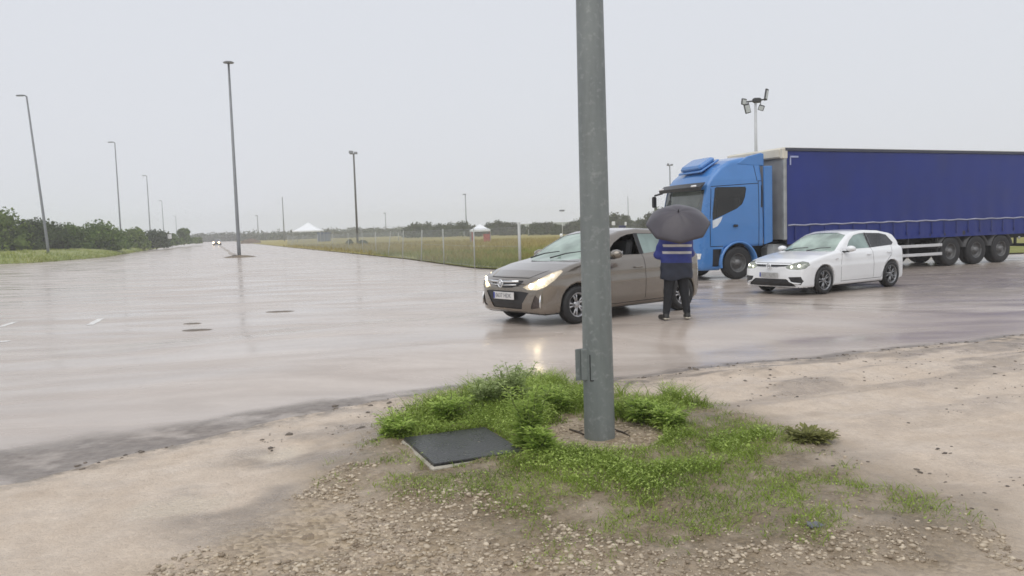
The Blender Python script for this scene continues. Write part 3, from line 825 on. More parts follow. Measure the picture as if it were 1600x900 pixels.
    for sx in sp['seats']:
        for sy in (.36, -.36):
            m = MB(); R_ = Matrix.Rotation(math.radians(-14), 3, 'Y')
            m.cbox((sx, sy, zb + .16), (.14, .46, .52), .05, R_); st = m.build('seat', M_cloth, T)
            m = MB(); m.cbox((sx - .1, sy, zb + .50), (.09, .26, .17), .04, R_); m.tube([(sx - .08, sy + .06, zb + .38), (sx - .1, sy + .06, zb + .46)], .008, 6); m.tube([(sx - .08, sy - .06, zb + .38), (sx - .1, sy - .06, zb + .46)], .008, 6)
            m.build('headrest', M_cloth, st)
    m = MB(); sw = [(sp['cab'][0] - .5 + .07 * math.sin(2 * PI * k / 20), .37 + .18 * math.cos(2 * PI * k / 20), zb + .12 + .17 * math.sin(2 * PI * k / 20)) for k in range(21)]
    m.tube(sw, .015, 6); m.build('steering_wheel', M_black, T)
    # mirrors
    for s in (1, -1):
        mx, my, mz = sp['mirror']
        m = MB(); vs_ = []; n = 14
        rings = [(-.075, .45), (-.055, .92), (0, 1.0), (.05, .82), (.085, .35)]
        for dx, k in rings:
            for q in range(n):
                a = 2 * PI * q / n; vs_.append((mx + dx, s * (my + .105 + .115 * k * math.cos(a)), mz + .075 * k * math.sin(a) + .02))
        fs_ = [(i * n + q, i * n + (q + 1) % n, (i + 1) * n + (q + 1) % n, (i + 1) * n + q) for i in range(len(rings) - 1) for q in range(n)] + [tuple(range(n)), tuple((len(rings) - 1) * n + q for q in range(n))]
        m.add(vs_, fs_); mo = m.build('mirror', sp['mirror_paint'], T, True)
        m = MB(); m.cbox((mx + .02, s * (my + .0), mz - .045), (.09, .18, .035), .012); m.build('mirror_arm', M_black, mo)
        m = MB(); m.cbox((mx - .07, s * (my + .105), mz + .02), (.012, .16, .10), .005); m.build('mirror_glass', M_chrome, mo)
    for s in (1, -1):
        for hx, hy, hz in sp['handles']:
            m = MB(); m.cbox((hx, s * hy, hz), (.19, .035, .026), .01); m.build('door_handle', sp['handle_mat'], T)
    # wipers
    for (x0, y0, z0), (x1, y1, z1) in sp['wipers']:
        m = MB(); m.tube([(x0, y0, z0), ((x0 + x1) / 2, (y0 + y1) / 2, (z0 + z1) / 2 + .02), (x1, y1, z1)], [.014, .01, .007], 6); m.build('wiper', M_black, T)
    # number plate
    px, pz, txt, inkm, tilt = sp['plate']
    R4 = Matrix.Translation((px, 0, pz)) @ Matrix.Rotation(-tilt, 4, 'Y')
    m = MB(); m.cbox((0, 0, 0), (.014, .52, .115), .004); pl = m.build('number_plate', sp['plate_mat'], T); pl.matrix_local = R4
    tm = Matrix.Translation((.009, 0, 0)) @ Matrix.Rotation(PI / 2, 4, 'Z') @ Matrix.Rotation(PI / 2, 4, 'X')
    text_mesh('plate_lettering', txt, .095, inkm, pl, tm, .001, .95)
    m = MB(); m.box((.0078, -.238, 0), (.001, .036, .10)); m.build('country_band', mat('plate_blue', (.03, .06, .35), .4), pl)
    return T

# ---- small hatchback in grey-beige
M_corsa = mat('grey_beige_car_paint', (.235, .207, .176), .18, .7, vary=.05, vscale=3, coat=1.0, rvary=.04)
corsa = dict(key='a', refl=M_refl, paint=M_corsa, mirror_paint=M_corsa, xr=-3.2, xf=.84, W=.868, H=1.49, R=.305, Ra=.345, wb=2.511, rr=.20, rim=M_alloy, spokes=5, xm=-1.4, kf=.16, kr=.10, belt=1.0,
    low=[(.66, .19), (.77, .24), (.815, .36), (.82, .50), (.81, .62), (.775, .71), (.70, .775), (.5, .865), (.15, .96), (-.3, 1.04), (-1.0, 1.0), (-2.2, 1.06), (-3.0, 1.08), (-3.13, .98), (-3.18, .62), (-3.16, .42), (-3.05, .25), (-2.9, .19)],
    slow=[(-1, .1), (.72, .15), (.80, .24), (.838, .36), (.855, .50), (.868, .62), (.850, .72), (.846, .82), (.80, .96), (.72, 1.08), (-1, 1.3)],
    plan=[(.84, -1), (.84, .48), (.79, .62), (.68, .76), (.45, .845), (0, .872), (-2.6, .872), (-2.95, .82), (-3.12, .70), (-3.19, .50), (-3.19, -1)],
    green=[(-.05, .85), (-.16, .99), (-.55, 1.22), (-.95, 1.395), (-1.25, 1.46), (-1.65, 1.488), (-2.2, 1.462), (-2.7, 1.39), (-2.86, 1.34), (-3.06, 1.05), (-3.0, .85)],
    sgreen=[(-1, .7), (.80, .8), (.77, .98), (.715, 1.12), (.60, 1.42), (.56, 1.6), (-1, 1.6)],
    plang=[(0, -1), (0, .6), (-.4, .74), (-1.0, .8), (-2.2, .8), (-2.8, .72), (-3.06, .6), (-3.06, -1)],
    glass={}, side_glass=[('side_window', [(-.70, 1.045), (-.98, 1.245), (-1.18, 1.335), (-1.36, 1.375), (-1.50, 1.385), (-1.52, 1.035)], 'open'),
                          ('side_window', [(-1.62, 1.045), (-1.60, 1.385), (-2.05, 1.37), (-2.28, 1.33), (-2.36, 1.09)], 'rear'),
                          ('quarter_window', [(-2.40, 1.10), (-2.33, 1.315), (-2.52, 1.265), (-2.70, 1.15)], 'rear'),
                          ('quarter_window', [(-.40, 1.06), (-.64, 1.055), (-.88, 1.235)], 'rear')],
    side_black=[[(-1.525, 1.035), (-1.505, 1.39), (-1.595, 1.39), (-1.615, 1.04)]],
    screen=[(-.67, 1.015), (-.30, .985), (.30, .985), (.67, 1.015), (.545, 1.375), (.25, 1.425), (-.25, 1.425), (-.545, 1.375)], scr_x=-1.15,
    rear_screen=[(-.55, 1.08), (.55, 1.08), (.48, 1.33), (-.48, 1.33)], rscr_x=-2.6,
    lamp_ang=math.radians(40), lamp=[(-.185, .615), (-.10, .575), (.06, .575), (.20, .625), (.33, .72), (.44, .845), (.41, .87), (.28, .835), (.10, .745), (-.08, .665)],
    bulbs=[(-.02, .635, .045, 8), (.13, .70, .05, 30), (.29, .79, .03, 2)], lamp_col=(1.0, .80, .50),
    front_parts=[('lower_grille', [(-.36, .27), (.36, .27), (.40, .36), (.54, .535), (.38, .55), (-.38, .55), (-.54, .535), (-.40, .36)], M_black, -.012),
                 ('grille', [(-.38, .715), (-.41, .70), (-.33, .64), (-.18, .605), (0, .595), (.18, .605), (.33, .64), (.41, .70), (.38, .715)], M_black, -.01),
                 ('fog_lamp', [(.555, .28), (.70, .30), (.72, .42), (.655, .50)], mat('fog_lamp_bezel', (.07, .055, .05), .25, vary=.3, vscale=18), -.012),
                 ('fog_lamp', [(-.555, .28), (-.655, .50), (-.72, .42), (-.70, .30)], mat('fog_lamp_bezel', (.07, .055, .05), .25), -.012)],
    seams=[[(-.52, .26), (-.50, .70), (-.56, 1.02)], [(-1.56, .26), (-1.565, 1.04)], [(-.52, .25), (-2.10, .26)], [(-2.10, .26), (-2.22, .58), (-2.46, .78), (-2.50, 1.05)]],
    doors=[[(-.53, .26), (-.51, .70), (-.57, 1.04), (-1.555, 1.05), (-1.55, .26)], [(-1.57, .26), (-1.572, 1.05), (-2.49, 1.07), (-2.45, .79), (-2.21, .59), (-2.09, .27)]],
    bonnet_seam=[[(.47, .755), (.62, .86)], [(-.47, .755), (-.62, .86)], [(-.47, .755), (.47, .755)]],
    cab=(-.35, -2.9), seats=(-1.45, -2.3), mirror=(-.74, .85, 1.05), handles=[(-1.38, .853, .83), (-2.22, .853, .86)], handle_mat=M_corsa,
    wipers=[((-.12, .05, 1.03), (-.40, .55, 1.13)), ((-.12, -.45, 1.03), (-.33, .05, 1.13))],
    plate=(.835, .475, '0637 HDK', M_ink, 0.0), plate_mat=M_plate, skirt=.2)

# ---- white hatchback
M_white = mat('white_car_paint', (.80, .81, .82), .22, .0, vary=.02, vscale=3, coat=.6, rvary=.04)
golf = dict(key='b', refl=mat('cool_lamp_reflector', (.30, .32, .31), .25, .5, vary=.6, vscale=22, emit=(.92, 1.0, .74), estr=.10), paint=M_white, mirror_paint=M_white, xr=-3.42, xf=.90, W=.895, H=1.46, R=.325, Ra=.365, wb=2.63, rr=.235, rim=M_greyalloy, spokes=5, xm=-1.5, kf=.17, kr=.10, belt=.98,  # this bowl also has a faint glow painted in for its bulbs
    low=[(.66, .17), (.83, .20), (.875, .30), (.88, .46), (.865, .60), (.84, .69), (.74, .765), (.5, .835), (.1, .915), (-.4, .99), (-1.2, .965), (-2.4, 1.0), (-3.2, 1.04), (-3.32, 1.0), (-3.37, .72), (-3.36, .42), (-3.27, .24), (-3.0, .18)],
    slow=[(-1, .1), (.76, .13), (.84, .22), (.868, .36), (.885, .52), (.895, .64), (.875, .72), (.87, .80), (.835, .92), (.76, 1.04), (-1, 1.2)],
    plan=[(.91, -1), (.91, .52), (.86, .68), (.74, .80), (.48, .875), (0, .90), (-2.8, .90), (-3.15, .84), (-3.31, .72), (-3.39, .52), (-3.39, -1)],
    green=[(-.25, .82), (-.36, .955), (-.80, 1.19), (-1.2, 1.365), (-1.5, 1.43), (-1.9, 1.455), (-2.5, 1.43), (-2.93, 1.365), (-3.05, 1.325), (-3.30, 1.0), (-3.2, .82)],
    sgreen=[(-1, .7), (.83, .8), (.80, .95), (.74, 1.08), (.615, 1.39), (.58, 1.55), (-1, 1.55)],
    plang=[(-.1, -1), (-.1, .62), (-.6, .77), (-1.2, .83), (-2.5, .83), (-3.05, .76), (-3.30, .62), (-3.30, -1)],
    glass={'rear': M_tint}, side_glass=[('side_window', [(-.92, 1.0), (-1.15, 1.20), (-1.38, 1.32), (-1.62, 1.36), (-1.80, 1.365), (-1.84, 1.005)], 'front'),
                                   ('side_window', [(-1.93, 1.008), (-1.90, 1.365), (-2.45, 1.345), (-2.70, 1.30), (-2.88, 1.10), (-2.80, 1.045)], 'rear')],
    side_black=[[(-1.845, 1.005), (-1.805, 1.37), (-1.895, 1.37), (-1.925, 1.008)]],
    screen=[(-.72, .97), (-.32, .935), (.32, .935), (.72, .97), (.565, 1.335), (.25, 1.39), (-.25, 1.39), (-.565, 1.335)], scr_x=-1.4,
    rear_screen=[(-.55, 1.04), (.55, 1.04), (.48, 1.29), (-.48, 1.29)], rscr_x=-2.8,
    lamp_ang=math.radians(36), lamp=[(-.19, .665), (-.08, .612), (.12, .595), (.28, .622), (.385, .70), (.35, .762), (.23, .785), (.06, .75), (-.10, .70)],
    bulbs=[(.0, .655, .026, 9), (.16, .685, .03, 12)], lamp_col=(.98, 1.0, .72),
    front_parts=[('grille', [(-.46, .655), (.46, .655), (.48, .71), (-.48, .71)], M_black, -.01),
                 ('lower_grille', [(-.66, .215), (.66, .215), (.62, .27), (.44, .385), (-.44, .385), (-.62, .27)], M_black, -.015),
                 ('air_intake', [(.50, .43), (.555, .33), (.77, .25), (.81, .34), (.775, .44)], M_black, -.012),
                 ('air_intake', [(-.50, .43), (-.775, .44), (-.81, .34), (-.77, .25), (-.555, .33)], M_black, -.012)],
    seams=[[(-.62, .26), (-.60, .66), (-.70, .98)], [(-1.88, .27), (-1.885, 1.0)], [(-.62, .27), (-2.2, .27)], [(-2.2, .27), (-2.34, .60), (-2.62, .80), (-2.75, 1.03)]],
    doors=[[(-.63, .28), (-.61, .66), (-.71, 1.0), (-1.873, 1.02), (-1.868, .28)], [(-1.893, .28), (-1.897, 1.02), (-2.74, 1.045), (-2.61, .81), (-2.33, .61), (-2.19, .28)]],
    bonnet_seam=[[(-.5, .745), (.5, .745)]],
    cab=(-.5, -3.1), seats=(-1.7, -2.55), mirror=(-.80, .87, 1.0), handles=[(-1.70, .882, .86), (-2.52, .882, .88)], handle_mat=M_white,
    wipers=[((-.34, .1, .985), (-.58, .6, 1.06)), ((-.34, -.5, .985), (-.52, .02, 1.06))],
    plate=(.905, .475, '4471 KHB', mat('faint_plate_ink', (.30, .30, .30), .5), 0.0), plate_mat=mat('wet_grey_plate', (.40, .40, .39), .3, vary=.15, vscale=14), skirt=.19)

CROWN = .20                                         # the near carriageway is crowned
T1 = build_car(corsa, 'hatchback_car', 'grey-beige hatchback with lit headlights and lowered driver window, behind the steel pole', (.52, 13.185, CROWN), 3.807)
T2 = build_car(golf, 'hatchback_car', 'white hatchback with lit headlights standing in front of the blue lorry', (6.763, 19.143, 0), 3.7116)
# badges and trim
m = MB(); m.tube([(.842, -.40, .712), (.872, -.2, .705), (.885, 0, .70), (.872, .2, .705), (.842, .40, .712)], .017, 8); gb = m.build('grille_bar', M_chrome, T1, True)
m = MB(); m.tube([(.835, -.33, .655), (.866, -.12, .648), (.873, 0, .645), (.866, .12, .648), (.835, .33, .655)], .01, 8); m.build('grille_bar', M_chrome, T1, True)
m = MB(); ring = [(.895, .058 * math.cos(2 * PI * k / 24), .672 + .058 * math.sin(2 * PI * k / 24)) for k in range(25)]; m.tube(ring, .009, 8, False)
m.tube([(.897, -.085, .668), (.897, .01, .682)], [.003, .011], 6); m.tube([(.897, .01, .682), (.897, -.01, .662)], .011, 6); m.tube([(.897, -.01, .662), (.897, .085, .676)], [.011, .003], 6)
m.build('badge', M_chrome, T1, True)
for s in (1, -1):
    m = MB(); m.tube([(.70, s * .735, .30), (.705, s * .735, .40), (.69, s * .735, .50)], [.012, .014, .006], 8); m.build('fog_lamp_trim', M_chrome, T1, True)
m = MB(); ring = [(.905, .066 * math.cos(2 * PI * k / 24), .672 + .066 * math.sin(2 * PI * k / 24)) for k in range(25)]; m.tube(ring, .008, 8, False)
for a, b in (((-.03, .722), (0, .678)), ((.03, .722), (0, .678)), ((-.052, .708), (-.026, .622)), ((-.026, .622), (0, .665)), ((0, .665), (.026, .622)), ((.026, .622), (.052, .708))):
    m.tube([(.905, a[0], a[1]), (.905, b[0], b[1])], .007, 6)
m.build('badge', M_chrome, T2, True)
m = MB(); m.tube([(.865, -.47, .662), (.90, -.2, .655), (.90, .2, .655), (.865, .47, .662)], .008, 6); m.build('grille_bar', M_chrome, T2, True)
for s in (1, -1):                                  # the pale blades in the air intakes
    m = MB(); m.tube([(.86, s * .52, .335), (.83, s * .63, .295), (.74, s * .765, .285)], [.006, .016, .012], 8); m.build('intake_blade', M_white, T2, True)
    m = MB(); m.cbox((-.42, s * .886, .80), (.09, .008, .022), .003); m.build('wing_badge', M_chrome, T2)

# ================================================================== LORRY
M_cab = mat('light_blue_cab_paint', (.055, .20, .50), .30, .0, vary=.06, vscale=1.2, coat=.6)
M_curtain = mat('dark_blue_tarpaulin', (.007, .022, .185), .45, vary=.12, vscale=.7, bump=.15, bscale=3, rvary=.12)
M_steel = mat('dull_galvanised', (.36, .37, .37), .5, .5, vary=.15, vscale=5)
M_frame = mat('chassis_black', (.02, .02, .022), .55, vary=.3, vscale=4)
M_cream = mat('dirty_white_panel', (.68, .64, .54), .5, vary=.12, vscale=2)
M_wheelsteel = mat('lorry_wheel_steel', (.17, .17, .17), .5, .5, vary=.25, vscale=9)
M_cabglass = glass_mat('lorry_side_glass', (.12, .12, .11), 1.55, .03, .05, (.3, .3, .28))
M_cabscreen = glass_mat('lorry_windscreen', (.30, .36, .33), 1.8, .04, .16, (.5, .55, .52))

LA = math.radians(199)                              # heading of the lorry
nf = gp(1154, 436.5)                                # near front wheel on the road
fwd = Vector((math.cos(LA), math.sin(LA), 0)); lft = Vector((-fwd.y, fwd.x, 0))
TR = thing('truck_tractor', 'light blue lorry cab with black sun visor and roof hatch box', 'truck', nf - lft * 1.20, LA)
cab_side = [(1.30, .30), (1.40, .40), (1.43, .70), (1.42, 1.25), (1.36, 1.80), (1.12, 2.86), (.93, 3.15), (.62, 3.42), (.18, 3.62), (-.35, 3.72), (-.92, 3.74), (-.92, .98), (.56, .98), (.60, .30)]
cab_sec = [(-2, .2), (1.14, .25), (1.20, .5), (1.235, .9), (1.245, 1.7), (1.225, 2.5), (1.18, 3.0), (1.08, 3.5), (.98, 3.9), (-2, 3.9)]
cab_plan = [(1.46, -2), (1.46, .80), (1.36, 1.06), (1.16, 1.20), (.90, 1.25), (-.92, 1.25), (-.92, -2)]
def cab_fn(P):
    x, y, z = P[:, 0], np.abs(P[:, 1]), P[:, 2]
    xe = x + .07 * y * y * sstep(x, 0, .8)
    d = smax(smax(poly_sdf(xe, z + .05 * y * y * sstep(z, 2.9, 3.4), cab_side), poly_sdf(y, z, cab_sec), .10), poly_sdf(x, y, cab_plan), .08)
    arch = np.hypot(x, z - .5) - .62
    return smax(d, -np.maximum(arch, .75 - y), .02)
V, F = sdf_mesh(cab_fn, (-.95, -1.28, .25), (1.48, 1.28, 3.8), .04)
bm = to_bm(V, F)
X = (1, 0, 0); Yv = (0, 1, 0)
for s in (1, -1):
    side = lambda c, n, s=s: c.y * s > .9 and n.y * s > .3
    take(bm, cut_region(bm, [(.90, 1.80), (.90, 2.00), (.80, 2.74), (.74, 2.78), (-.27, 2.78), (-.30, 2.72), (-.24, 2.46), (-.14, 2.26), (.05, 2.13)], X, side), 'side_window', M_cabglass, TR, -.012)
    take(bm, cut_region(bm, [(.90, 1.56), (.90, 1.79), (.55, 1.91), (.62, 1.76), (.74, 1.62)], X, side), 'door_reflection_patch', mat('painted_reflection', (.62, .66, .70), .3), TR, .002)  # pale decal on the door, painting the reflection of the mirror
    for line in ([(-.72, .98), (-.74, 2.95)], [(.98, 1.05), (.98, 1.85), (.92, 2.80), (-.74, 2.88)], [(-.74, 2.95), (-.92, 2.95)], [(-.70, 2.95), (-.62, 3.62)], [(.98, 1.02), (.55, 1.02)]):
        fs = []
        for q in strip_polys(line, .022): fs += cut_region(bm, q, X, side, .06)
        take(bm, list({f for f in fs if f.is_valid}), 'door_gap', M_dark, TR, -.01)
    take(bm, cut_region(bm, [(-.80, 2.15), (-.83, 2.82), (-.88, 2.82), (-.87, 2.15)], X, side), 'side_vent', M_black, TR, -.008)
    take(bm, cut_region(bm, [(.955, 1.08), (.955, 1.54), (.75, 1.60), (.6, 1.7), (.5, 1.90), (.05, 2.08), (-.20, 2.22), (-.33, 2.45), (-.38, 2.84), (-.71, 2.83), (-.70, 1.08)], X, side), 'door', M_cab, TR, 0)
for s in (1, -1): take(bm, cut_region(bm, [(.60, .42), (.60, .94), (.90, .94), (.90, .42)], X, lambda c, n, s=s: c.y * s > .8 and n.y * s > .3), 'step_well', M_black, TR, -.05)
front = lambda c, n: c.x > .6 and n.x > .25
take(bm, cut_region(bm, [(-1.12, 1.93), (1.12, 1.93), (1.08, 2.72), (-1.08, 2.72)], Yv, front), 'windscreen', M_cabscreen, TR, -.012)
take(bm, cut_region(bm, [(-.85, 1.0), (.85, 1.0), (.80, 1.40), (-.80, 1.40)], Yv, front), 'grille', M_black, TR, -.02)
take(bm, cut_region(bm, [(-.5, .45), (.5, .45), (.55, .78), (-.55, .78)], Yv, front), 'lower_grille', M_black, TR, -.02)
for s in (1, -1):
    pl = [(s * .78, .62), (s * 1.12, .66), (s * 1.14, .82), (s * .82, .84)]
    take(bm, cut_region(bm, pl, Yv, lambda c, n: c.x > .6 and n.x > .1), 'headlight', mat('lorry_headlight_glass', (.78, .78, .74), .12, vary=.15, vscale=16), TR, .004)
bmesh.ops.delete(bm, geom=[f for f in bm.faces if f.calc_center_median().z < 1.04 and f.normal.z < -.9 and f.calc_center_median().x < .5], context='FACES')
bm_obj(bm, 'cab_body', M_cab, TR)
m = MB(); m.cbox((.2, 0, 1.35), (2.1, 2.3, .7), .08); m.build('cabin_lining', M_cloth, TR)
for sy in (.62, -.62):
    m = MB(); m.cbox((-.25, sy, 2.05), (.2, .56, .9), .08); m.build('seat', M_cloth, TR)
m = MB(); m.cbox((-.86, 0, 2.3), (.05, 2.3, 1.6), .02); m.build('cabin_back_wall', M_cloth, TR)
# visor, roof box, side fairings, mirrors, handle, wheel-arch lips, steps
m = MB(); n = 12
for k in range(n):
    def vp(t):
        y = -1.2 + 2.4 * t; bx = 1.24 - .09 * y * y
        return y, bx
    (y0, b0), (y1, b1) = vp(k / n), vp((k + 1) / n)
    m.add([(b0 + .0, y0, 2.93), (b0 + .20, y0, 2.80), (b0 + .17, y0, 2.70), (b1 + .0, y1, 2.93), (b1 + .20, y1, 2.80), (b1 + .17, y1, 2.70)], [(0, 1, 4, 3), (1, 2, 5, 4), (2, 0, 3, 5)])
m.add([(1.24 - .09 * 1.44 + a, s * 1.2, z) for s in (-1, 1) for a, z in ((0, 2.93), (.20, 2.80), (.17, 2.70))], [(0, 1, 2), (3, 4, 5)])
vis = m.build('sun_visor', M_black, TR)
for y in (-.95, .95):
    m = MB(); m.cbox((1.36, y, 2.83), (.05, .26, .05), .012, Matrix.Rotation(math.radians(35), 3, 'Y')); m.build('marker_lamp', mat('white_marker_lens', (.85, .85, .85), .2), vis)
m = MB(); rb = Matrix.Rotation(math.radians(30), 3, 'Y')
m.cbox((.66, .05, 3.53), (.62, 1.15, .17), .06, rb); m.cbox((.62, .05, 3.45), (.76, 1.3, .06), .02, rb); m.build('roof_hatch_box', M_cab, TR, bevel=.015)
for s in (1, -1):
    m = MB(); m.prism([(.0, 3.46), (-.45, 3.70), (-.92, 3.80), (-1.02, 3.78), (-1.02, 3.40), (-.5, 3.42)], s * .98, s * 1.10); m.build('roof_fairing', M_cab, TR, bevel=.03)
    m = MB(); m.prism([(-.925, 1.02), (-.925, 3.4), (-1.22, 3.4), (-1.22, 1.10)], s * 1.16, s * 1.235); m.build('side_fairing', M_cab, TR, bevel=.02)
    m = MB()
    for k in range(18):
        a0, a1 = math.radians(-12 + 200 * k / 18), math.radians(-12 + 200 * (k + 1) / 18)
        q = []
        for a in (a0, a1):
            for r, y in ((.60, 1.0), (.60, 1.262), (.655, 1.262), (.655, 1.0)): q.append((r * math.cos(a), s * y, .5 + r * math.sin(a)))
        m.add(q, [(0, 1, 5, 4), (1, 2, 6, 5), (2, 3, 7, 6)])
    m.build('wheel_arch', M_cab, TR, True)
    m = MB(); m.cbox((.12, s * 1.262, 1.62), (.16, .04, .07), .015); m.build('door_handle', M_black, TR)
    m = MB(); m.cbox((.80, s * 1.0, .62), (.36, .30, .06), .01); m.cbox((.80, s * .95, .88), (.34, .28, .05), .01); m.build('step', M_black, TR)
    add_wheel(TR, 0, s * 1.05, s, .5, .29, .29, M_wheelsteel, style='steel')
    add_wheel(TR, -3.65, s * .95, s, .5, .5, .29, M_wheelsteel, style='steel')
    m = MB()
    for k in range(10):
        a0, a1 = math.radians(10 + 160 * k / 10), math.radians(10 + 160 * (k + 1) / 10)
        m.add([(-3.65 + .58 * math.cos(a), s * y, .5 + .58 * math.sin(a)) for a in (a0, a1) for y in (.68, 1.22)], [(0, 1, 3, 2)])
    m.build('mudguard', M_frame, TR, True)
    m = MB(); m.cbox((1.36, s * -1.42 if False else s * 1.42, 2.45), (.16, .10, .36), .04); m.tube([(1.2, s * 1.15, 2.72), (1.34, s * 1.42, 2.66)], .03, 8)
    if s < 0: m.build('mirror', M_black, TR)
m = MB(); m.tube([(.75, -.16, 2.05), (.62, -.16, 2.06)], .02); m.lathe([(.22, -.015), (.24, 0), (.22, .015)], 20, 'X', (.62, .62, 2.0), True); m.build('steering_wheel', M_black, TR)
m = MB()
for s in (1, -1): m.box((-2.05, s * .42, .82), (6.0, .09, .26))
m.box((-3.0, 0, 1.02), (1.0, .8, .12)); m.build('chassis_frame', M_frame, TR)
m = MB(); m.cbox((-1.75, .93, .72), (1.25, .55, .58), .12); m.build('fuel_tank', M_steel, TR)
m = MB(); m.cbox((-1.75, -.93, .72), (1.25, .55, .58), .12); m.build('battery_box', M_frame, TR)
m = MB(); m.cbox((-1.0, .85, 1.15), (.30, .5, .2), .04); m.build('air_tank', M_cream, TR)
m = MB(); m.box((0, 0, .5), (.12, 2.0, .12)); m.box((-3.65, 0, .5), (.2, 1.9, .2)); m.build('axle', M_frame, TR)

# ---- curtain-sided trailer
SA = math.radians(204); sf = Vector((math.cos(SA), math.sin(SA), 0)); sl = Vector((-sf.y, sf.x, 0))
mid = gp(1525.5, 412.6)                             # middle axle, near wheel
SEMI_MID = -8.7
TL = thing('semi_trailer', 'long curtain-sided semi-trailer with dark blue tarpaulin and three axles', 'trailer', mid - sl * 1.24 - sf * SEMI_MID, SA)
TW, TH, TLEN = 1.275, 3.93, 13.6
for s in (1, -1):
    nx, nz = 150, 26; V = []; 
    for i in range(nx + 1):
        x = -.10 - (TLEN - .22) * i / nx
        for j in range(nz + 1):
            z = 1.0 + (TH - .10 - 1.0) * j / nz
            w = .010 * math.sin(x * 7.3 + .6 * math.sin(z * 2)) * (.25 + .75 * (1 - j / nz) ** 2) + .020 * (float(fbm(x * .55 + 20, z * .9, 3)) - .5)
            if z < 1.56: w += .005 * math.sin(x * 19) * (1.56 - z) / .5
            V.append((x, s * (TW + w), z))
    F = [(i * (nz + 1) + j, (i + 1) * (nz + 1) + j, (i + 1) * (nz + 1) + j + 1, i * (nz + 1) + j + 1) for i in range(nx) for j in range(nz)]
    cu = bigmesh('curtain', V, F, M_curtain, TL, True)
    pts = [(-.12 - 13.3 * k / 60, s * (TW + .02), 1.58 + .012 * math.sin(k * 1.7)) for k in range(61)]
    m = MB(); m.tube(pts, .022, 6); m.build('curtain_rope', mat('pale_strap', (.36, .37, .46), .5, vary=.2, vscale=3), cu)
    for k in range(22):
        x = -.4 - k * .6
        m = MB(); m.box((x, s * (TW + .022), 1.33), (.032, .006, .42)); m.cbox((x, s * (TW + .03), 1.18), (.06, .02, .10), .005); m.build('strap', mat('blue_strap', (.016, .026, .15), .5, vary=.2), cu)
    # light angle mark in the upper front corner
    m = MB(); m.box((-.36, s * (TW + .020), 3.66), (.34, .006, .05)); m.box((-.215, s * (TW + .020), 3.54), (.05, .006, .26)); m.build('corner_mark', mat('pale_reflective_tape', (.38, .42, .62), .4), cu)
    m = MB(); m.box((-TLEN / 2, s * (TW + .005), TH - .05), (TLEN - .02, .07, .085)); m.build('roof_rail', mat('dark_roof_rail', (.055, .06, .085), .5), TL)
    m = MB(); m.cbox((-.03, s * (TW - .05), 2.45), (.13, .14, 2.65), .03); m.build('corner_post', M_steel, TL)
    m = MB(); m.cbox((-.02, s * (TW - .05), 3.76), (.20, .16, .34), .03); m.build('corner_cap', M_cream, TL)
    m = MB(); m.box((-TLEN / 2, s * (TW - .04), 1.12), (TLEN - .1, .05, .14)); m.build('side_rail', M_frame, TL)
    for z in (.74, .44):
        m = MB(); m.cbox((-5.35, s * (TW - .03), z), (3.2, .03, .10), .008); m.build('side_guard', mat('pale_guard_rail', (.60, .60, .60), .45, vary=.1, vscale=3), TL)
    for x in (-4.0, -5.35, -6.75):
        m = MB(); m.box((x, s * (TW - .07), .76), (.06, .05, .72)); m.build('guard_bracket', M_frame, TL)
    for k in (-1, 0, 1):
        x = SEMI_MID + 1.31 * k
        add_wheel(TL, x, s * 1.045, s, .5, .385, .285, M_wheelsteel, style='steel')
        m = MB()
        for q in range(12):
            a0, a1 = math.radians(12 + 156 * q / 12), math.radians(12 + 156 * (q + 1) / 12)
            P = [(x + r * math.cos(a), s * y, .5 + r * math.sin(a)) for a in (a0, a1) for r, y in ((.575, .82), (.575, 1.25), (.60, 1.262), (.60, .82))]
            m.add(P, [(0, 1, 5, 4), (1, 2, 6, 5), (2, 3, 7, 6)])
        m.build('mudguard', mat('grey_mudguard', (.07, .07, .072), .5, vary=.2), TL, True)
    m = MB(); m.cbox((-2.6, s * .85, .62), (.16, .14, 1.0), .02); m.cbox((-2.6, s * .85, .12), (.34, .3, .04), .01); m.build('landing_leg', M_frame, TL)
    m = MB(); m.cbox((-TLEN + .02, s * .95, .98), (.06, .45, .15), .02); m.build('tail_lamp', M_red, TL)
    m = MB(); m.cbox((-TLEN + .02, s * .62, 2.5), (.05, 1.22, 2.66), .01); m.build('rear_door', M_steel, TL)
    m = MB(); m.lathe([(.001, 0), (.05, .01), (.055, .03), (.03, .045), (.001, .05)], 12, 'Y', (SEMI_MID - 2.3, s * 1.2, .86)); m.build('side_lamp', M_alloy, TL, True)
m = MB(); m.box((-.08, 0, 2.5), (.05, 2.5, 2.7)); m.build('front_wall', mat('bulkhead_grey', (.30, .30, .30), .5, vary=.15, vscale=2), TL)
m = MB(); m.cbox((-.02, 0, 3.78), (.18, 2.3, .30), .04); m.build('front_header', M_cream, TL)
m = MB(); m.box((-TLEN / 2, 0, TH + .001), (TLEN - .05, 2.46, .03)); m.build('roof', mat('white_translucent_roof', (.70, .69, .62), .5, vary=.1), TL)
m = MB()
for s in (1, -1): m.box((-6.9, s * .45, .98), (13.0, .12, .30))
for k in range(20): m.box((-.5 - k * .67, 0, 1.08), (.08, 2.4, .1))
m.build('chassis_frame', M_frame, TL)
m = MB(); m.box((-TLEN / 2, 0, 1.18), (TLEN - .2, 2.45, .04)); m.build('floor', M_frame, TL)
m = MB()
for k in (-1, 0, 1): m.tube([(SEMI_MID + 1.31 * k, -1.0, .5), (SEMI_MID + 1.31 * k, 1.0, .5)], .08, 10); m.box((SEMI_MID + 1.31 * k, .5, .7), (.2, .16, .4)); m.box((SEMI_MID + 1.31 * k, -.5, .7), (.2, .16, .4))
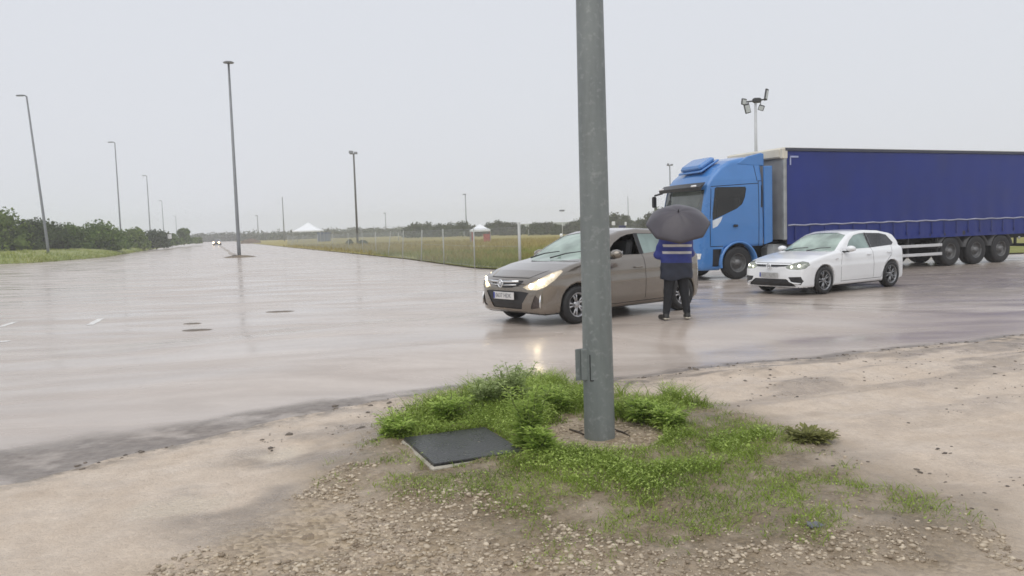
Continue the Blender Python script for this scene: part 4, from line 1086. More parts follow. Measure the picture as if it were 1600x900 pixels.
m.build('axle', M_frame, TL)
m = MB(); m.cbox((-TLEN + .08, 0, .5), (.08, 2.3, .12), .02); m.box((-TLEN + .1, .6, .72), (.08, .08, .4)); m.box((-TLEN + .1, -.6, .72), (.08, .08, .4)); m.build('rear_bumper', M_frame, TL)

# ================================================================== PERSON WITH UMBRELLA
PZ = .20
pp = gp(1058, 500, PZ)
PERSON_ROT = math.radians(8)
M_skin = mat('skin', (.50, .32, .24), .5, vary=.06, vscale=20)
M_trouser = mat('black_trousers', (.013, .014, .018), .75, vary=.3, vscale=14, bump=.4, bscale=14)
M_navy = mat('navy_jacket', (.022, .027, .045), .62, vary=.2, vscale=9, bump=.5, bscale=11)
M_royal = mat('royal_blue_panel', (.025, .04, .23), .55, vary=.18, vscale=9, bump=.5, bscale=11)
M_stripe = mat('pale_reflective_stripe', (.60, .58, .57), .45, vary=.1, vscale=12)
M_shoe = mat('dark_shoe', (.025, .023, .022), .45, vary=.3, vscale=15)
M_shoepale = mat('pale_shoe_panel', (.50, .46, .38), .5, vary=.15, vscale=15)
M_hair = mat('dark_hair', (.02, .015, .012), .6, vary=.3, vscale=30)
PT = thing('person', 'person seen from behind in navy and royal blue jacket with pale stripes and black trousers', 'person', pp, PERSON_ROT)
def body_fn(P):
    J = lambda a, b, ra, rb: rcone(P, a, b, ra, rb)
    d = J((0, -.005, .90), (0, 0, 1.02), .125, .105)
    for a, b, ra, rb, k in (((0, 0, 1.0), (0, 0, 1.22), .10, .10, .06), ((-.11, 0, 1.28), (.11, 0, 1.28), .095, .095, .04), ((0, 0, 1.32), (0, .015, 1.44), .06, .055, .04),
                            ((0, .015, 1.50), (0, .035, 1.57), .085, .095, .03), ((0, .075, 1.47), (0, .09, 1.50), .05, .06, .03)):
        d = smin(d, J(a, b, ra, rb), k)
    d = smin(d, J((0, .125, 1.53), (0, .14, 1.51), .012, .018), .012)                                     # nose
    for s in (1, -1):
        d = smin(d, J((s * .09, .01, 1.54), (s * .098, .0, 1.50), .018, .012), .01)                        # ears
        foot = -.185 if s < 0 else .165
        d = smin(d, J((s * .085, 0, .88), (s * .125 if s > 0 else -.13, .01, .47), .108, .07), .05)
        d = smin(d, J((s * .125 if s > 0 else -.13, .01, .47), (foot, -.01, .09), .068, .048), .03)
        d = smin(d, J((foot, -.03, .055), (foot + s * .035, .16, .045), .046, .038), .03)
        el = (s * .245, .10, 1.06); wr = (s * .11, .31, 1.17) if s > 0 else (-.05, .30, 1.10)
        d = smin(d, J((s * .165, 0, 1.30), el, .062, .048), .04); d = smin(d, J(el, wr, .045, .032), .03)
        wv = np.array(wr)
        d = smin(d, J(wv, wv + (-s * .06, .055, .02), .03, .034), .02)                                     # palm
        for k in range(4):
            b0 = wv + (-s * (.06 + .0), .06, .045 - .022 * k); b1 = b0 + (-s * .045, .012, 0); b2 = b1 + (-s * .018, -.03, 0)
            d = smin(d, J(b0, b1, .0115, .0105), .006); d = smin(d, J(b1, b2, .0105, .009), .004)
        d = smin(d, J(wv + (-s * .03, .04, .04), wv + (-s * .075, .03, .07), .013, .010), .008)            # thumb
    return d
V, F = sdf_mesh(body_fn, (-.34, -.2, .0), (.34, .45, 1.69), .0135, 3)
bm = to_bm(V, F)
def bycz(fn): return [f for f in bm.faces if fn(f.calc_center_median())]
for s_ in (1, -1): take(bm, bycz(lambda c: c.z < .115 and c.x * s_ > 0), 'shoe', M_shoe, PT)
take(bm, bycz(lambda c: c.z < .93 and abs(c.x) < .5), 'trousers', M_trouser, PT, .006)
take(bm, bycz(lambda c: c.z > 1.56 or (c.z > 1.46 and c.y < .01)), 'hair', M_hair, PT, .008)
bm_obj(bm, 'body', M_skin, PT)
for s in (-1, 1):
    fx = -.185 if s < 0 else .165
    m = MB(); m.cbox((fx - .005, -.03, .035), (.085, .10, .03), .012); m.cbox((fx + .02, -.01, .075), (.075, .09, .03), .012); m.build('shoe_panel', M_shoepale, PT, bevel=.006)
def jacket_fn(P):
    J = lambda a, b, ra, rb: rcone(P, a, b, ra, rb)
    Q = P * np.array([1, 1.18, 1.0])
    d = rcone(Q, (-.085, -.005, .72), (-.085, 0, 1.22), .178, .15); d = smin(d, rcone(Q, (.085, -.005, .72), (.085, 0, 1.22), .178, .15), .10)
    d = smin(d, J((-.11, -.005, 1.27), (.11, -.005, 1.27), .135, .135), .06)
    d = smin(d, J((0, .01, 1.32), (0, .015, 1.42), .08, .075), .04)
    for s in (1, -1):
        el = (s * .255, .09, 1.05); wr = (s * .13, .28, 1.155) if s > 0 else (-.07, .27, 1.09)
        d = smin(d, J((s * .175, 0, 1.30), el, .085, .075), .05); d = smin(d, J(el, wr, .072, .055), .03)
    d = d + .006 * np.sin(P[:, 2] * 38 + P[:, 0] * 9) * np.sin(P[:, 0] * 21 + 1.3)
    d = np.maximum(d, .655 + .02 * np.sin(P[:, 0] * 14) - P[:, 2]); d = np.maximum(d, P[:, 2] - 1.44)
    return d
V, F = sdf_mesh(jacket_fn, (-.42, -.25, .6), (.42, .42, 1.5), .016, 4)
bm = to_bm(V, F)
for z in (.915, 1.055, 1.095, 1.165, 1.205):
    bmesh.ops.bisect_plane(bm, geom=bm.verts[:] + bm.edges[:] + bm.faces[:], dist=1e-5, plane_co=(0, 0, z), plane_no=(.03, 0, 1))
torso = lambda c: abs(c.x) < .235 and c.y < .2
zz = lambda c: c.z + .03 * c.x
take(bm, bycz(lambda c: (1.055 < zz(c) < 1.095 or 1.165 < zz(c) < 1.205) and torso(c)), 'reflective_stripe', M_stripe, PT, .004)
take(bm, bycz(lambda c: zz(c) > .915), 'jacket_upper', M_royal, PT)
bm_obj(bm, 'jacket', M_navy, PT)

# umbrella: shaft from the hands over the right shoulder, canopy tilted towards the road edge
M_canopy = mat('plum_grey_canopy', (.052, .045, .056), .5, vary=.14, vscale=5, coat=.2)
apex = at_depth(1060, 331, 12.25)
ax = Vector((-.08, -.60, .79)).normalized()
hand = apex - ax * .98
UM = thing('umbrella', 'dark plum-grey umbrella tilted back over the person in the striped jacket', 'umbrella', apex, 0)
q = ax.to_track_quat('Z', 'Y').to_matrix().to_4x4()
RAD, SAG, NR = .49, .235, 8
def canopy_pt(t, a):
    seg = (a / (2 * PI) * NR) % 1.0; dip = math.sin(PI * seg)
    r = RAD * t * (1 - .055 * dip * t * t)
    z = -SAG * (t ** 2.1) + .012 * dip * t - .018 * dip * dip * t * (1 - t) * 4 * .6
    return Vector((r * math.cos(a), r * math.sin(a), z))
m = MB(); m.xf = q; nt_, na = 12, 64; vs_ = []; fs_ = []
for i in range(nt_ + 1):
    for k in range(na): vs_.append(canopy_pt(max(i / nt_, .004), 2 * PI * k / na + .2))
for i in range(nt_):
    for k in range(na): fs_.append((i * na + k, i * na + (k + 1) % na, (i + 1) * na + (k + 1) % na, (i + 1) * na + k))
m.add(vs_, fs_); cn = m.build('canopy', M_canopy, UM, True)
sm = cn.modifiers.new('solid', 'SOLIDIFY'); sm.thickness = .002
m = MB(); m.xf = q; m.tube([(0, 0, -.95), (0, 0, .015)], .007, 8); m.build('shaft', M_chrome, UM, True)
m = MB(); m.xf = q; m.tube([(0, 0, .0), (0, 0, .055)], [.010, .005], 8); m.build('tip', M_black, UM, True)
m = MB(); m.xf = q; m.tube([(0, 0, -1.04), (0, 0, -.86)], .015, 10); m.build('handle', M_black, UM, True)
for k in range(NR):
    a = 2 * PI * k / NR
    m = MB(); m.xf = q; m.tube([canopy_pt(t, a) + Vector((0, 0, -.008)) for t in (.02, .25, .5, .75, 1.0)], .003, 5); rb_ = m.build('rib', M_steel, UM)
    m = MB(); m.xf = q; m.tube([(0, 0, -.40), canopy_pt(.5, a) + Vector((0, 0, -.012))], .0025, 5); m.build('strut', M_steel, rb_)

# ================================================================== FOREGROUND POLE
def galv(name):
    m = bpy.data.materials.new(name); m.use_nodes = True; nt = m.node_tree; b = nt.nodes['Principled BSDF']
    tc = _n(nt, 'ShaderNodeTexCoord'); P = tc.outputs['Object']
    n1 = node_noise(nt, node_map(nt, P, (1, 1, .22)), 7, 6, .6, .3, .7); n2 = node_noise(nt, P, 22, 5, .6, .55, .72)
    c = node_mix(nt, n1, (.17, .19, .19), (.235, .257, .254)); c = node_mix(nt, node_math(nt, 'MULTIPLY', n2, .55), c, (.36, .38, .376))
    n3 = node_noise(nt, node_map(nt, P, (1, 1, .08)), 10, 4, .6, .55, .75)
    c = node_mix(nt, node_math(nt, 'MULTIPLY', n3, .35), c, (.13, .135, .127))
    nt.links.new(c, b.inputs['Base Color']); b.inputs['Metallic'].default_value = .25
    nt.links.new(node_noise(nt, P, 12, 5, .6, .3, .7, (.42, .62)), b.inputs['Roughness'])
    bp = _n(nt, 'ShaderNodeBump'); bp.inputs['Strength'].default_value = .12; bp.inputs['Distance'].default_value = .004
    nt.links.new(n2, bp.inputs['Height']); nt.links.new(bp.outputs[0], b.inputs['Normal'])
    return m
M_galv = galv('weathered_galvanised_steel')
PL = thing('lamp_post', 'thick galvanised steel pole with small access flap, rising from the bare gravel circle', 'pole', (POLE.x, POLE.y, .045))
m = MB(); m.lathe([(.1225, -.3), (.1225, 0), (.12, .5), (.106, 3.2), (.085, 7), (.06, 12)], 32, 'Z'); m.build('shaft', M_galv, PL, True)
m = MB(); m.cbox((-.14, -.055, .60), (.012, .10, .25), .004, rotz(math.radians(-62))); m.cbox((-.105, -.07, .60), (.07, .012, .25), .004)
fl = m.build('access_flap', M_galv, PL)
m = MB(); m.lathe([(.001, .012), (.006, .01), (.008, 0)], 10, 'Y', (-.118, -.083, .70)); m.build('lock_screw', M_chrome, fl)
m = MB(); m.box((-.072, -.094, .58), (.006, .012, .20)); m.box((-.05, -.107, .478), (.05, .008, .007)); m.build('flap_gap', M_dark, PL)
m = MB(); m.tube([(0, 0, 11.9), (-.4, 0, 12.15), (-1.3, 0, 12.3)], [.055, .04, .035], 10); m.build('arm', M_galv, PL, True)
m = MB(); m.cbox((-1.6, 0, 12.3), (.75, .28, .13), .05); m.build('lamp_head', M_steel, PL)

# ================================================================== INSPECTION COVER
hc = [gp(x, y, .10) for x, y in ((655, 687), (676, 726), (798, 708), (752, 668))]
cx = sum((p.x for p in hc)) / 4; cy = sum((p.y for p in hc)) / 4
ha = math.atan2(hc[2].y - hc[1].y, hc[2].x - hc[1].x)
HT = thing('inspection_cover', 'dark metal inspection cover in a concrete frame among the weeds', 'manhole cover', (cx, cy, .0), ha)
m = MB(); hw, hd = .36, .42
for (x0, x1, y0, y1) in ((-hw, hw, -hd, -hd + .09), (-hw, hw, hd - .09, hd), (-hw, -hw + .08, -hd + .092, hd - .092), (hw - .08, hw, -hd + .092, hd - .092)):
    m.cbox(((x0 + x1) / 2, (y0 + y1) / 2, .04), (x1 - x0, y1 - y0, .10), .012)
m.build('concrete_frame', mat('worn_concrete', (.40, .37, .31), .75, vary=.2, vscale=9, bump=.6, bscale=40), HT)
M_cast = mat('wet_cast_iron', (.035, .035, .036), .30, .3, vary=.35, vscale=7, bump=.4, bscale=45, rvary=.15)
m = MB(); m.cbox((.004, .004, .097), (2 * hw - .035, 2 * hd - .035, .03), .006); cv = m.build('cover_plate', M_cast, HT)

# ================================================================== WEEDS, GRASS, STONES ON THE SHOULDER
M_blade = leaf_mat('fresh_grass', (.12, .18, .03), (.34, .44, .09), 1.6)
M_weed = leaf_mat('weed_leaf', (.24, .36, .06), (.54, .66, .19), 1.2)
M_dry = leaf_mat('dry_stalk', (.26, .20, .10), (.44, .36, .20), 1.2)
HB = [tuple(p[:2]) for p in hc]
def ok_spot(x, y):
    k = np.hypot(x - POLE.x, y - POLE.y) > .50
    c, s = math.cos(-ha), math.sin(-ha); u = (x - cx) * c - (y - cy) * s; v = (x - cx) * s + (y - cy) * c
    return k & ~((np.abs(u) < .36) & (np.abs(v) < .42))
def scatter_shoulder(n, poly, thr, seed, sc=2.0, w=.05):
    a = np.array(poly); x = RNG.uniform(a[:, 0].min(), a[:, 0].max(), n); y = RNG.uniform(a[:, 1].min(), a[:, 1].max(), n)
    dens = sstep(-poly_sdf(x, y, poly) + (fbm(x * 2.6, y * 2.6, 2) - .5) * .75, -.12, .34) * sstep(fbm(x * sc, y * sc, seed) + .25 * (fbm(x * 8, y * 8, seed + 3) - .5), thr - .05, thr + .16)
    k = (RNG.random(n) < dens) & ok_spot(x, y)
    x, y = x[k], y[k]
    return np.stack([x, y, np.maximum(shoulder_h(x, y), 0) - .006], -1)
P = scatter_shoulder(64000, CORE_POLY, .36, 111, 1.9)
lush = np.clip((fbm(P[:, 0] * 1.9, P[:, 1] * 1.9, 111) - .30) * 6, .25, 1)
back = sstep(P[:, 1], 6.2, 7.4)
blades('shoulder_grass', P, RNG.uniform(.04, .12, len(P)) * lush * (1 + .9 * back), RNG.uniform(.004, .010, len(P)), .9, M_blade, seg=3)
P = scatter_shoulder(70000, GRASS_POLY, .40, 121, 2.6, .12)
blades('thin_grass', P, RNG.uniform(.02, .07, len(P)), RNG.uniform(.003, .007, len(P)), 1.0, M_blade)
P = scatter_shoulder(9000, GRASS_POLY, .56, 131, 2.2, .15)
blades('dry_grass', P, RNG.uniform(.02, .08, len(P)), RNG.uniform(.002, .005, len(P)), 1.3, M_dry)
# clover-like ground cover: small oval leaves near the soil
def leaflets(name, P, size, up, material, tilt=.7):
    n = len(P); an = RNG.uniform(0, 2 * PI, n); tl = RNG.uniform(-tilt, tilt, n); L = size; W = size * RNG.uniform(.45, .7, n)
    d = np.stack([np.cos(an) * np.cos(tl), np.sin(an) * np.cos(tl), np.sin(tl)], -1); e = np.stack([-np.sin(an), np.cos(an), np.zeros(n)], -1)
    C = P + np.stack([np.zeros(n), np.zeros(n), up], -1)
    L = L[:, None]; W = W[:, None]
    nz = np.array([[0, 0, 1]]) * L * .08
    V = np.stack([C - d * L * .5, C - d * L * .1 + e * W * .5 - nz, C + d * L * .5, C - d * L * .1 - e * W * .5 - nz], 1).reshape(-1, 3)
    F = np.arange(n * 4).reshape(-1, 4)
    o = bigmesh(name, V, F, material); o['kind'] = 'stuff'; return o
P = scatter_shoulder(80000, CORE_POLY, .36, 111, 1.9)
lush = np.clip((fbm(P[:, 0] * 1.9, P[:, 1] * 1.9, 111) - .30) * 6, .2, 1)
leaflets('ground_cover', P, RNG.uniform(.012, .03, len(P)), RNG.random(len(P)) * .085 * lush * (1 + sstep(P[:, 1], 6.3, 7.4)), M_weed)
P = scatter_shoulder(70000, GRASS_POLY, .40, 121, 2.6, .2)
leaflets('sparse_ground_cover', P, RNG.uniform(.008, .02, len(P)), RNG.random(len(P)) * .02, M_weed)

# upright weeds: branching stems with many narrow leaves, each plant a thing of its own
def weed(px, py, h, spread, nst, label, lm=None, dens=1.0):
    b = gp(px, py, .05); z0 = max(0, sh_z(b.x, b.y)) - .01
    T = thing('weed_plant', label, 'plant', (b.x, b.y, z0), random.uniform(0, 6), 'weeds around the inspection cover')
    ms = MB(); LV = []; LF = []
    def leaf(p, d, L):
        up = Vector((0, 0, 1)); e = d.cross(up); e = e.normalized() if e.length > .01 else Vector((1, 0, 0)); w = L * random.uniform(.14, .24)
        k = len(LV); dr = Vector((0, 0, -L * .22))
        LV.extend([p, p + d * L * .4 + e * w, p + d * L + dr, p + d * L * .4 - e * w]); LF.append((k, k + 1, k + 2, k + 3))
    for s in range(nst):
        a = random.uniform(0, 2 * PI); ln = h * random.uniform(.55, 1.0); lean = spread * random.uniform(.15, 1.35)
        pts = []; n = 7
        for i in range(n + 1):
            t = i / n; pts.append(Vector((math.cos(a) * lean * t ** 1.4 + random.uniform(-.012, .012), math.sin(a) * lean * t ** 1.4 + random.uniform(-.012, .012), ln * t)))
        ms.tube(pts, [.005 * (1 - .75 * i / n) + .001 for i in range(n + 1)], 5)
        for i in range(1, n + 1):
            for q in range(int(9 * dens)):
                t = random.random(); p = pts[i - 1].lerp(pts[i], t); b2 = random.uniform(0, 2 * PI)
                d = Vector((math.cos(b2), math.sin(b2), random.uniform(.1, .8))).normalized()
                off = d * random.uniform(0, .11) * (1.25 - i / n)
                leaf(p + off, d, random.uniform(.04, .09) * (1.15 - .45 * i / n))
    ms.build('stem', mat('weed_stem', (.16, .20, .06), .6, vary=.2), T)
    tag(meshobj('foliage', LV, LF, lm or M_weed, T), kind='stuff')
    return T
weed(828, 706, .52, .15, 13, 'tall bright green weed growing at the right corner of the inspection cover', dens=1.5)
weed(800, 642, .45, .20, 18, 'bushy pale-green weed standing behind the inspection cover, tallest of the clump', leaf_mat('grey_green_leaf', (.27, .35, .13), (.56, .64, .32), 1.0), 1.4)
weed(755, 646, .33, .20, 15, 'broad grey-green weed behind the middle of the inspection cover', leaf_mat('grey_green_leaf', (.27, .35, .13), (.56, .64, .32), 1.0), 1.3)
weed(700, 664, .25, .22, 16, 'low spreading weed behind the left half of the inspection cover', dens=1.3)
weed(622, 686, .20, .16, 13, 'low clump of weeds at the left corner of the inspection cover', dens=1.2)
weed(870, 648, .25, .18, 14, 'weed between the inspection cover and the steel pole, at the road side', dens=1.3)
weed(1005, 662, .22, .20, 15, 'low weed on the road side of the gravel circle, right of the steel pole', dens=1.2)
weed(1045, 672, .17, .17, 12, 'short green weed at the edge of the gravel circle away from the cover', dens=1.2)
weed(848, 716, .20, .12, 8, 'small weed between the inspection cover and the bare gravel circle', dens=1.3)
weed(1265, 690, .055, .20, 14, 'flat dull green weed alone in the mud beyond the grass', leaf_mat('dull_leaf', (.17, .18, .06), (.32, .32, .12), 1.0), 1.4)

# stones: loose gravel (uncountable) as low faceted pebbles
ico = bmesh.new(); bmesh.ops.create_icosphere(ico, subdivisions=1, radius=1); IV = np.array([v.co[:] for v in ico.verts]); IF = np.array([[v.index for v in f.verts] for f in ico.faces]); ico.free()
def pebbles(name, P, size, material, flat=.55):
    n = len(P); an = RNG.uniform(0, 2 * PI, n); ca, sa = np.cos(an), np.sin(an)
    S = np.stack([size * RNG.uniform(.7, 1.4, n), size * RNG.uniform(.6, 1.0, n), size * flat * RNG.uniform(.6, 1.1, n)], -1)
    L = IV[None] * S[:, None, :] * RNG.uniform(.75, 1.2, (n, len(IV), 1))
    V = np.stack([L[..., 0] * ca[:, None] - L[..., 1] * sa[:, None], L[..., 0] * sa[:, None] + L[..., 1] * ca[:, None], L[..., 2]], -1) + P[:, None, :]
    F = (IF[None] + (np.arange(n) * len(IV))[:, None, None]).reshape(-1, 3)
    o = bigmesh(name, V.reshape(-1, 3), F, material); o['kind'] = 'stuff'; return o
def stone_mat(name, a, b):
    m = mat(name, a, .55, vary=.1, vscale=30, col2=b)
    nt = m.node_tree; geo = _n(nt, 'ShaderNodeNewGeometry'); r = [n for n in nt.nodes if n.type == 'VALTORGB'][0]
    r.color_ramp.elements[0].position = 0; r.color_ramp.elements[1].position = 1
    nt.links.new(geo.outputs['Random Per Island'], r.inputs[0]); return m
M_stone = stone_mat('limestone_gravel', (.60, .51, .385), (.20, .15, .10))
M_clod = stone_mat('dark_clod', (.20, .165, .13), (.07, .056, .044))
def sc_near(n, poly, thr, seed, sc):
    a = np.array(poly); x = RNG.uniform(max(-4, a[:, 0].min()), min(5, a[:, 0].max()), n); y = RNG.uniform(max(3.3, a[:, 1].min()), a[:, 1].max(), n)
    k = (poly_sdf(x, y, poly) < .12 * (fbm(x * 3, y * 3, 8) - .2)) & (fbm(x * sc, y * sc, seed) > thr)
    x, y = x[k], y[k]; return np.stack([x, y, np.maximum(shoulder_h(x, y), 0) + .002], -1)
P = sc_near(17000, GRAVEL_POLY, .43, 211, 2.3); pebbles('gravel', P, .005 + .016 * RNG.random(len(P)) ** 2.4, M_stone)
P = sc_near(5000, GRASS_POLY, .45, 213, 2.2); P = P[ok_spot(P[:, 0], P[:, 1])]; pebbles('scattered_gravel', P, .004 + .010 * RNG.random(len(P)) ** 2.5, M_stone)
a_ = RNG.uniform(0, 2 * PI, 900); r_ = .14 + .40 * np.sqrt(RNG.random(900)); x = POLE.x + r_ * np.cos(a_); y = POLE.y + r_ * np.sin(a_)
pebbles('pole_gravel', np.stack([x, y, shoulder_h(x, y) + .002], -1), .004 + .013 * RNG.random(900) ** 2.2, M_stone)
x = RNG.uniform(-3.6, 7.5, 9000); y = RNG.uniform(5.5, 11.5, 9000); d = d_in(x, y); k = (np.abs(d - .05) < .18 * (.3 + fbm(x * 2, y * 2, 5))) & (fbm(x * 3, y * 3, 55) > .46); x, y = x[k], y[k]
pebbles('edge_clods', np.stack([x, y, np.maximum(shoulder_h(x, y), 0)], -1), .006 + .03 * RNG.random(len(x)) ** 3, M_clod)
x = RNG.uniform(-2.2, .2, 500); y = RNG.uniform(6.2, 8.3, 500); k = (fbm(x * 4, y * 4, 65) > .5) & (d_in(x, y) > .0) & ok_spot(x, y); x, y = x[k], y[k]
pebbles('dark_crumbs', np.stack([x, y, np.maximum(shoulder_h(x, y), 0)], -1), .008 + .03 * RNG.random(len(x)) ** 3, M_clod)
x = RNG.uniform(1.2, 7.5, 2600); y = RNG.uniform(4.2, 11, 2600); k = (d_in(x, y) > .05) & (fbm(x * 2, y * 2, 75) > .50); x, y = x[k], y[k]
pebbles('mud_crumbs', np.stack([x, y, np.maximum(shoulder_h(x, y), 0)], -1), .004 + .018 * RNG.random(len(x)) ** 3.5, M_clod)
# a few countable bits: sticks by the pole, a leaf scrap, bits lying on the wet road
M_bark = mat('wet_bark', (.06, .043, .03), .6, vary=.3, vscale=20)
for i, ((x0, y0), (x1, y1), r, lb) in enumerate((((890, 668), (912, 676), .010, 'thick dark stick left of the pole base on the bare gravel'), ((960, 668), (984, 678), .008, 'dark forked stick right of the pole base on the bare gravel'),
                                     ((948, 705), (978, 700), .006, 'thin stick lying in front of the pole on the bare gravel'))):
    a, b = gp(x0, y0, .07), gp(x1, y1, .07); md = (a + b) / 2 + Vector((.01, .01, .012))
    for p in (a, b, md): p.z = sh_z(p.x, p.y) + r * .8
    m = MB(); m.tube([a, md, b], [r * .8, r, r * .6], 7); m.tube([md, md + Vector((.05, .03, .01))], [r * .6, r * .3], 5); tag(m.build('stick', M_bark, None, True), lb, 'stick', None)
sc_ = gp(1273, 832, .05); m = MB(); m.prism([(-.05, 0), (-.03, .03), (.0, .015), (.03, .028), (.045, .0), (.06, -.018), (.01, -.03), (-.02, -.018), (-.045, -.03)], 0, .006, 'Z'); o = m.build('plastic_scrap', mat('blue_grey_plastic', (.14, .14, .17), .4, vary=.2, vscale=20))
o.location = (sc_.x, sc_.y, sh_z(sc_.x, sc_.y) + .006); tag(o, 'small blue-grey plastic scrap lying on the gravel beyond the grass', 'litter')
o.rotation_euler = (.25, .1, .4)
for px, py, w, d_, lb in ((438, 487, .30, .10, 'long flat dark clod lying on the wet road, alone'), (306, 516, .28, .13, 'flat dark clod lying on the wet road beside a smaller one'), (300, 506, .16, .08, 'smaller dark clod on the wet road next to a larger flat one')):
    p = gp(px, py); m = MB(); n = 18; vs_ = [(0, 0, .02)]
    for r_, z_ in ((.5, .022), (.8, .012), (1.0, -.008)):
        for k in range(n): w_ = .55 + .9 * float(vnoise(k * .8 + px, r_, 6)); vs_.append((r_ * w_ * math.cos(2 * PI * k / n), r_ * w_ * math.sin(2 * PI * k / n), z_ * (.6 + .8 * float(vnoise(k * 1.3, r_ * 5, 2)))))
    m.add(vs_, [(0, 1 + k, 1 + (k + 1) % n) for k in range(n)] + [(1 + i * n + k, 1 + i * n + (k + 1) % n, 1 + i * n + n + (k + 1) % n, 1 + i * n + n + k) for i in range(2) for k in range(n)]); o = m.build('mud_clod', M_clod, None, True); o.location = p + Vector((0, 0, crown_z(p.x, p.y))); o.scale = (w, d_, .8); tag(o, lb, 'clod')

# ================================================================== LAMP POSTS ON THE ROAD
M_mast = mat('grey_mast', (.20, .21, .22), .5, .3, vary=.12, vscale=2)
M_head = mat('lamp_head_grey', (.22, .23, .25), .5, vary=.1)
def road_lamp(base, h, r, label, group=None, lean=(0, 0), head='side', hw=.8):
    T = thing('street_lamp', label, 'street lamp', base, 0, group)
    top = Vector((lean[0], lean[1], h))
    m = MB(); m.tube([(0, 0, -.6), (0, 0, .9), top], [r, r, r * .55], 12); m.build('mast', M_mast, T, True)
    m = MB(); m.tube([(0, 0, 0), (0, 0, .12)], r * 1.9, 10); m.build('base_collar', M_mast, T)
    m = MB()
    if head == 'side': 
        m.tube([top, top + Vector((-.15, 0, .12)), top + Vector((-.3, 0, .14))], r * .45, 8); m.build('arm', M_mast, T, True)
        m = MB(); m.cbox(top + Vector((-.3 - hw * .45, 0, .14)), (hw, .34, .15), .06); m.build('lamp_head', M_head, T)
    else:
        m.lathe([(.001, .16), (hw * .35, .13), (hw * .5, .05), (hw * .46, .0), (.001, -.02)], 20, 'Z', top); m.build('lamp_head', M_head, T, True)
    return T
b = gp(374, 402); s_ = b.y / FPX
road_lamp(b, 298 * s_, .16, 'tall grey street lamp with disc head on the muddy traffic island', None, (0, 0), 'disc', .95)
def lamp_on_bank(px, py_base, py_top, depth, label, r, lean=(0, 0), **k):
    p = at_depth(px, py_base, depth); z = verge_z(p.x, p.y)
    t = at_depth(px, py_top, depth).z
    return road_lamp((p.x, p.y, z), t - z, r, label, 'street lamps along the left verge', lean, **k)
lamp_on_bank(75, 390, 150, 84, 'leaning street lamp on the grass verge before the largest bushes', .15, (-1.05, 0))
lamp_on_bank(190, 383, 223, 126, 'upright street lamp on the verge beside the pale bush', .13)
lamp_on_bank(236, 382, 275, 188, 'hazy street lamp on the verge before the dark round bush', .15)
lamp_on_bank(257, 381, 314, 262, 'faint far street lamp rising behind the white road sign', .15)
lamp_on_bank(277, 380, 338, 360, 'faintest street lamp, last visible of the verge row', .17)
# mud island under the middle lamp
m = MB(); isl = gp(374, 402); vs_ = []; n = 24
prof = [(1.0, -.02), (.8, .07), (.45, .16), (.02, .20)]
for r_, z_ in prof:
    for k in range(n):
        a = 2 * PI * k / n; w = 1 + .25 * (float(vnoise(k * .7, r_ * 3, 4)) - .5)
        vs_.append((1.5 * r_ * w * math.cos(a), 1.3 * r_ * w * math.sin(a), z_))
m.add(vs_, [(i * n + k, i * n + (k + 1) % n, (i + 1) * n + (k + 1) % n, (i + 1) * n + k) for i in range(3) for k in range(n)])
o = m.build('traffic_island', mat('brown_island_mud', (.15, .115, .075), .6, vary=.25, vscale=3), None, True); o.location = isl; tag(o, kind='structure')
# long low median running away from it
a, b = gp(366, 399), gp(343, 383.5); vs_ = []; N = 16
dv = (b - a).normalized(); qv = Vector((-dv.y, dv.x, 0))
for i in range(N):
    p = a.lerp(b, i / (N - 1)); w = .28 + .15 * math.sin(i * 1.7)
    for o_, z_ in ((-w, -.01), (-w * .5, .05), (w * .5, .05), (w, -.01)): vs_.append(p + qv * o_ + Vector((0, 0, z_)))
tag(meshobj('median', vs_, [(i * 4 + j, i * 4 + 4 + j, i * 4 + 5 + j, i * 4 + 1 + j) for i in range(N - 1) for j in range(3)], mat('pale_median_mud', (.30, .25, .20), .4, vary=.2, vscale=2), None, True), kind='structure')

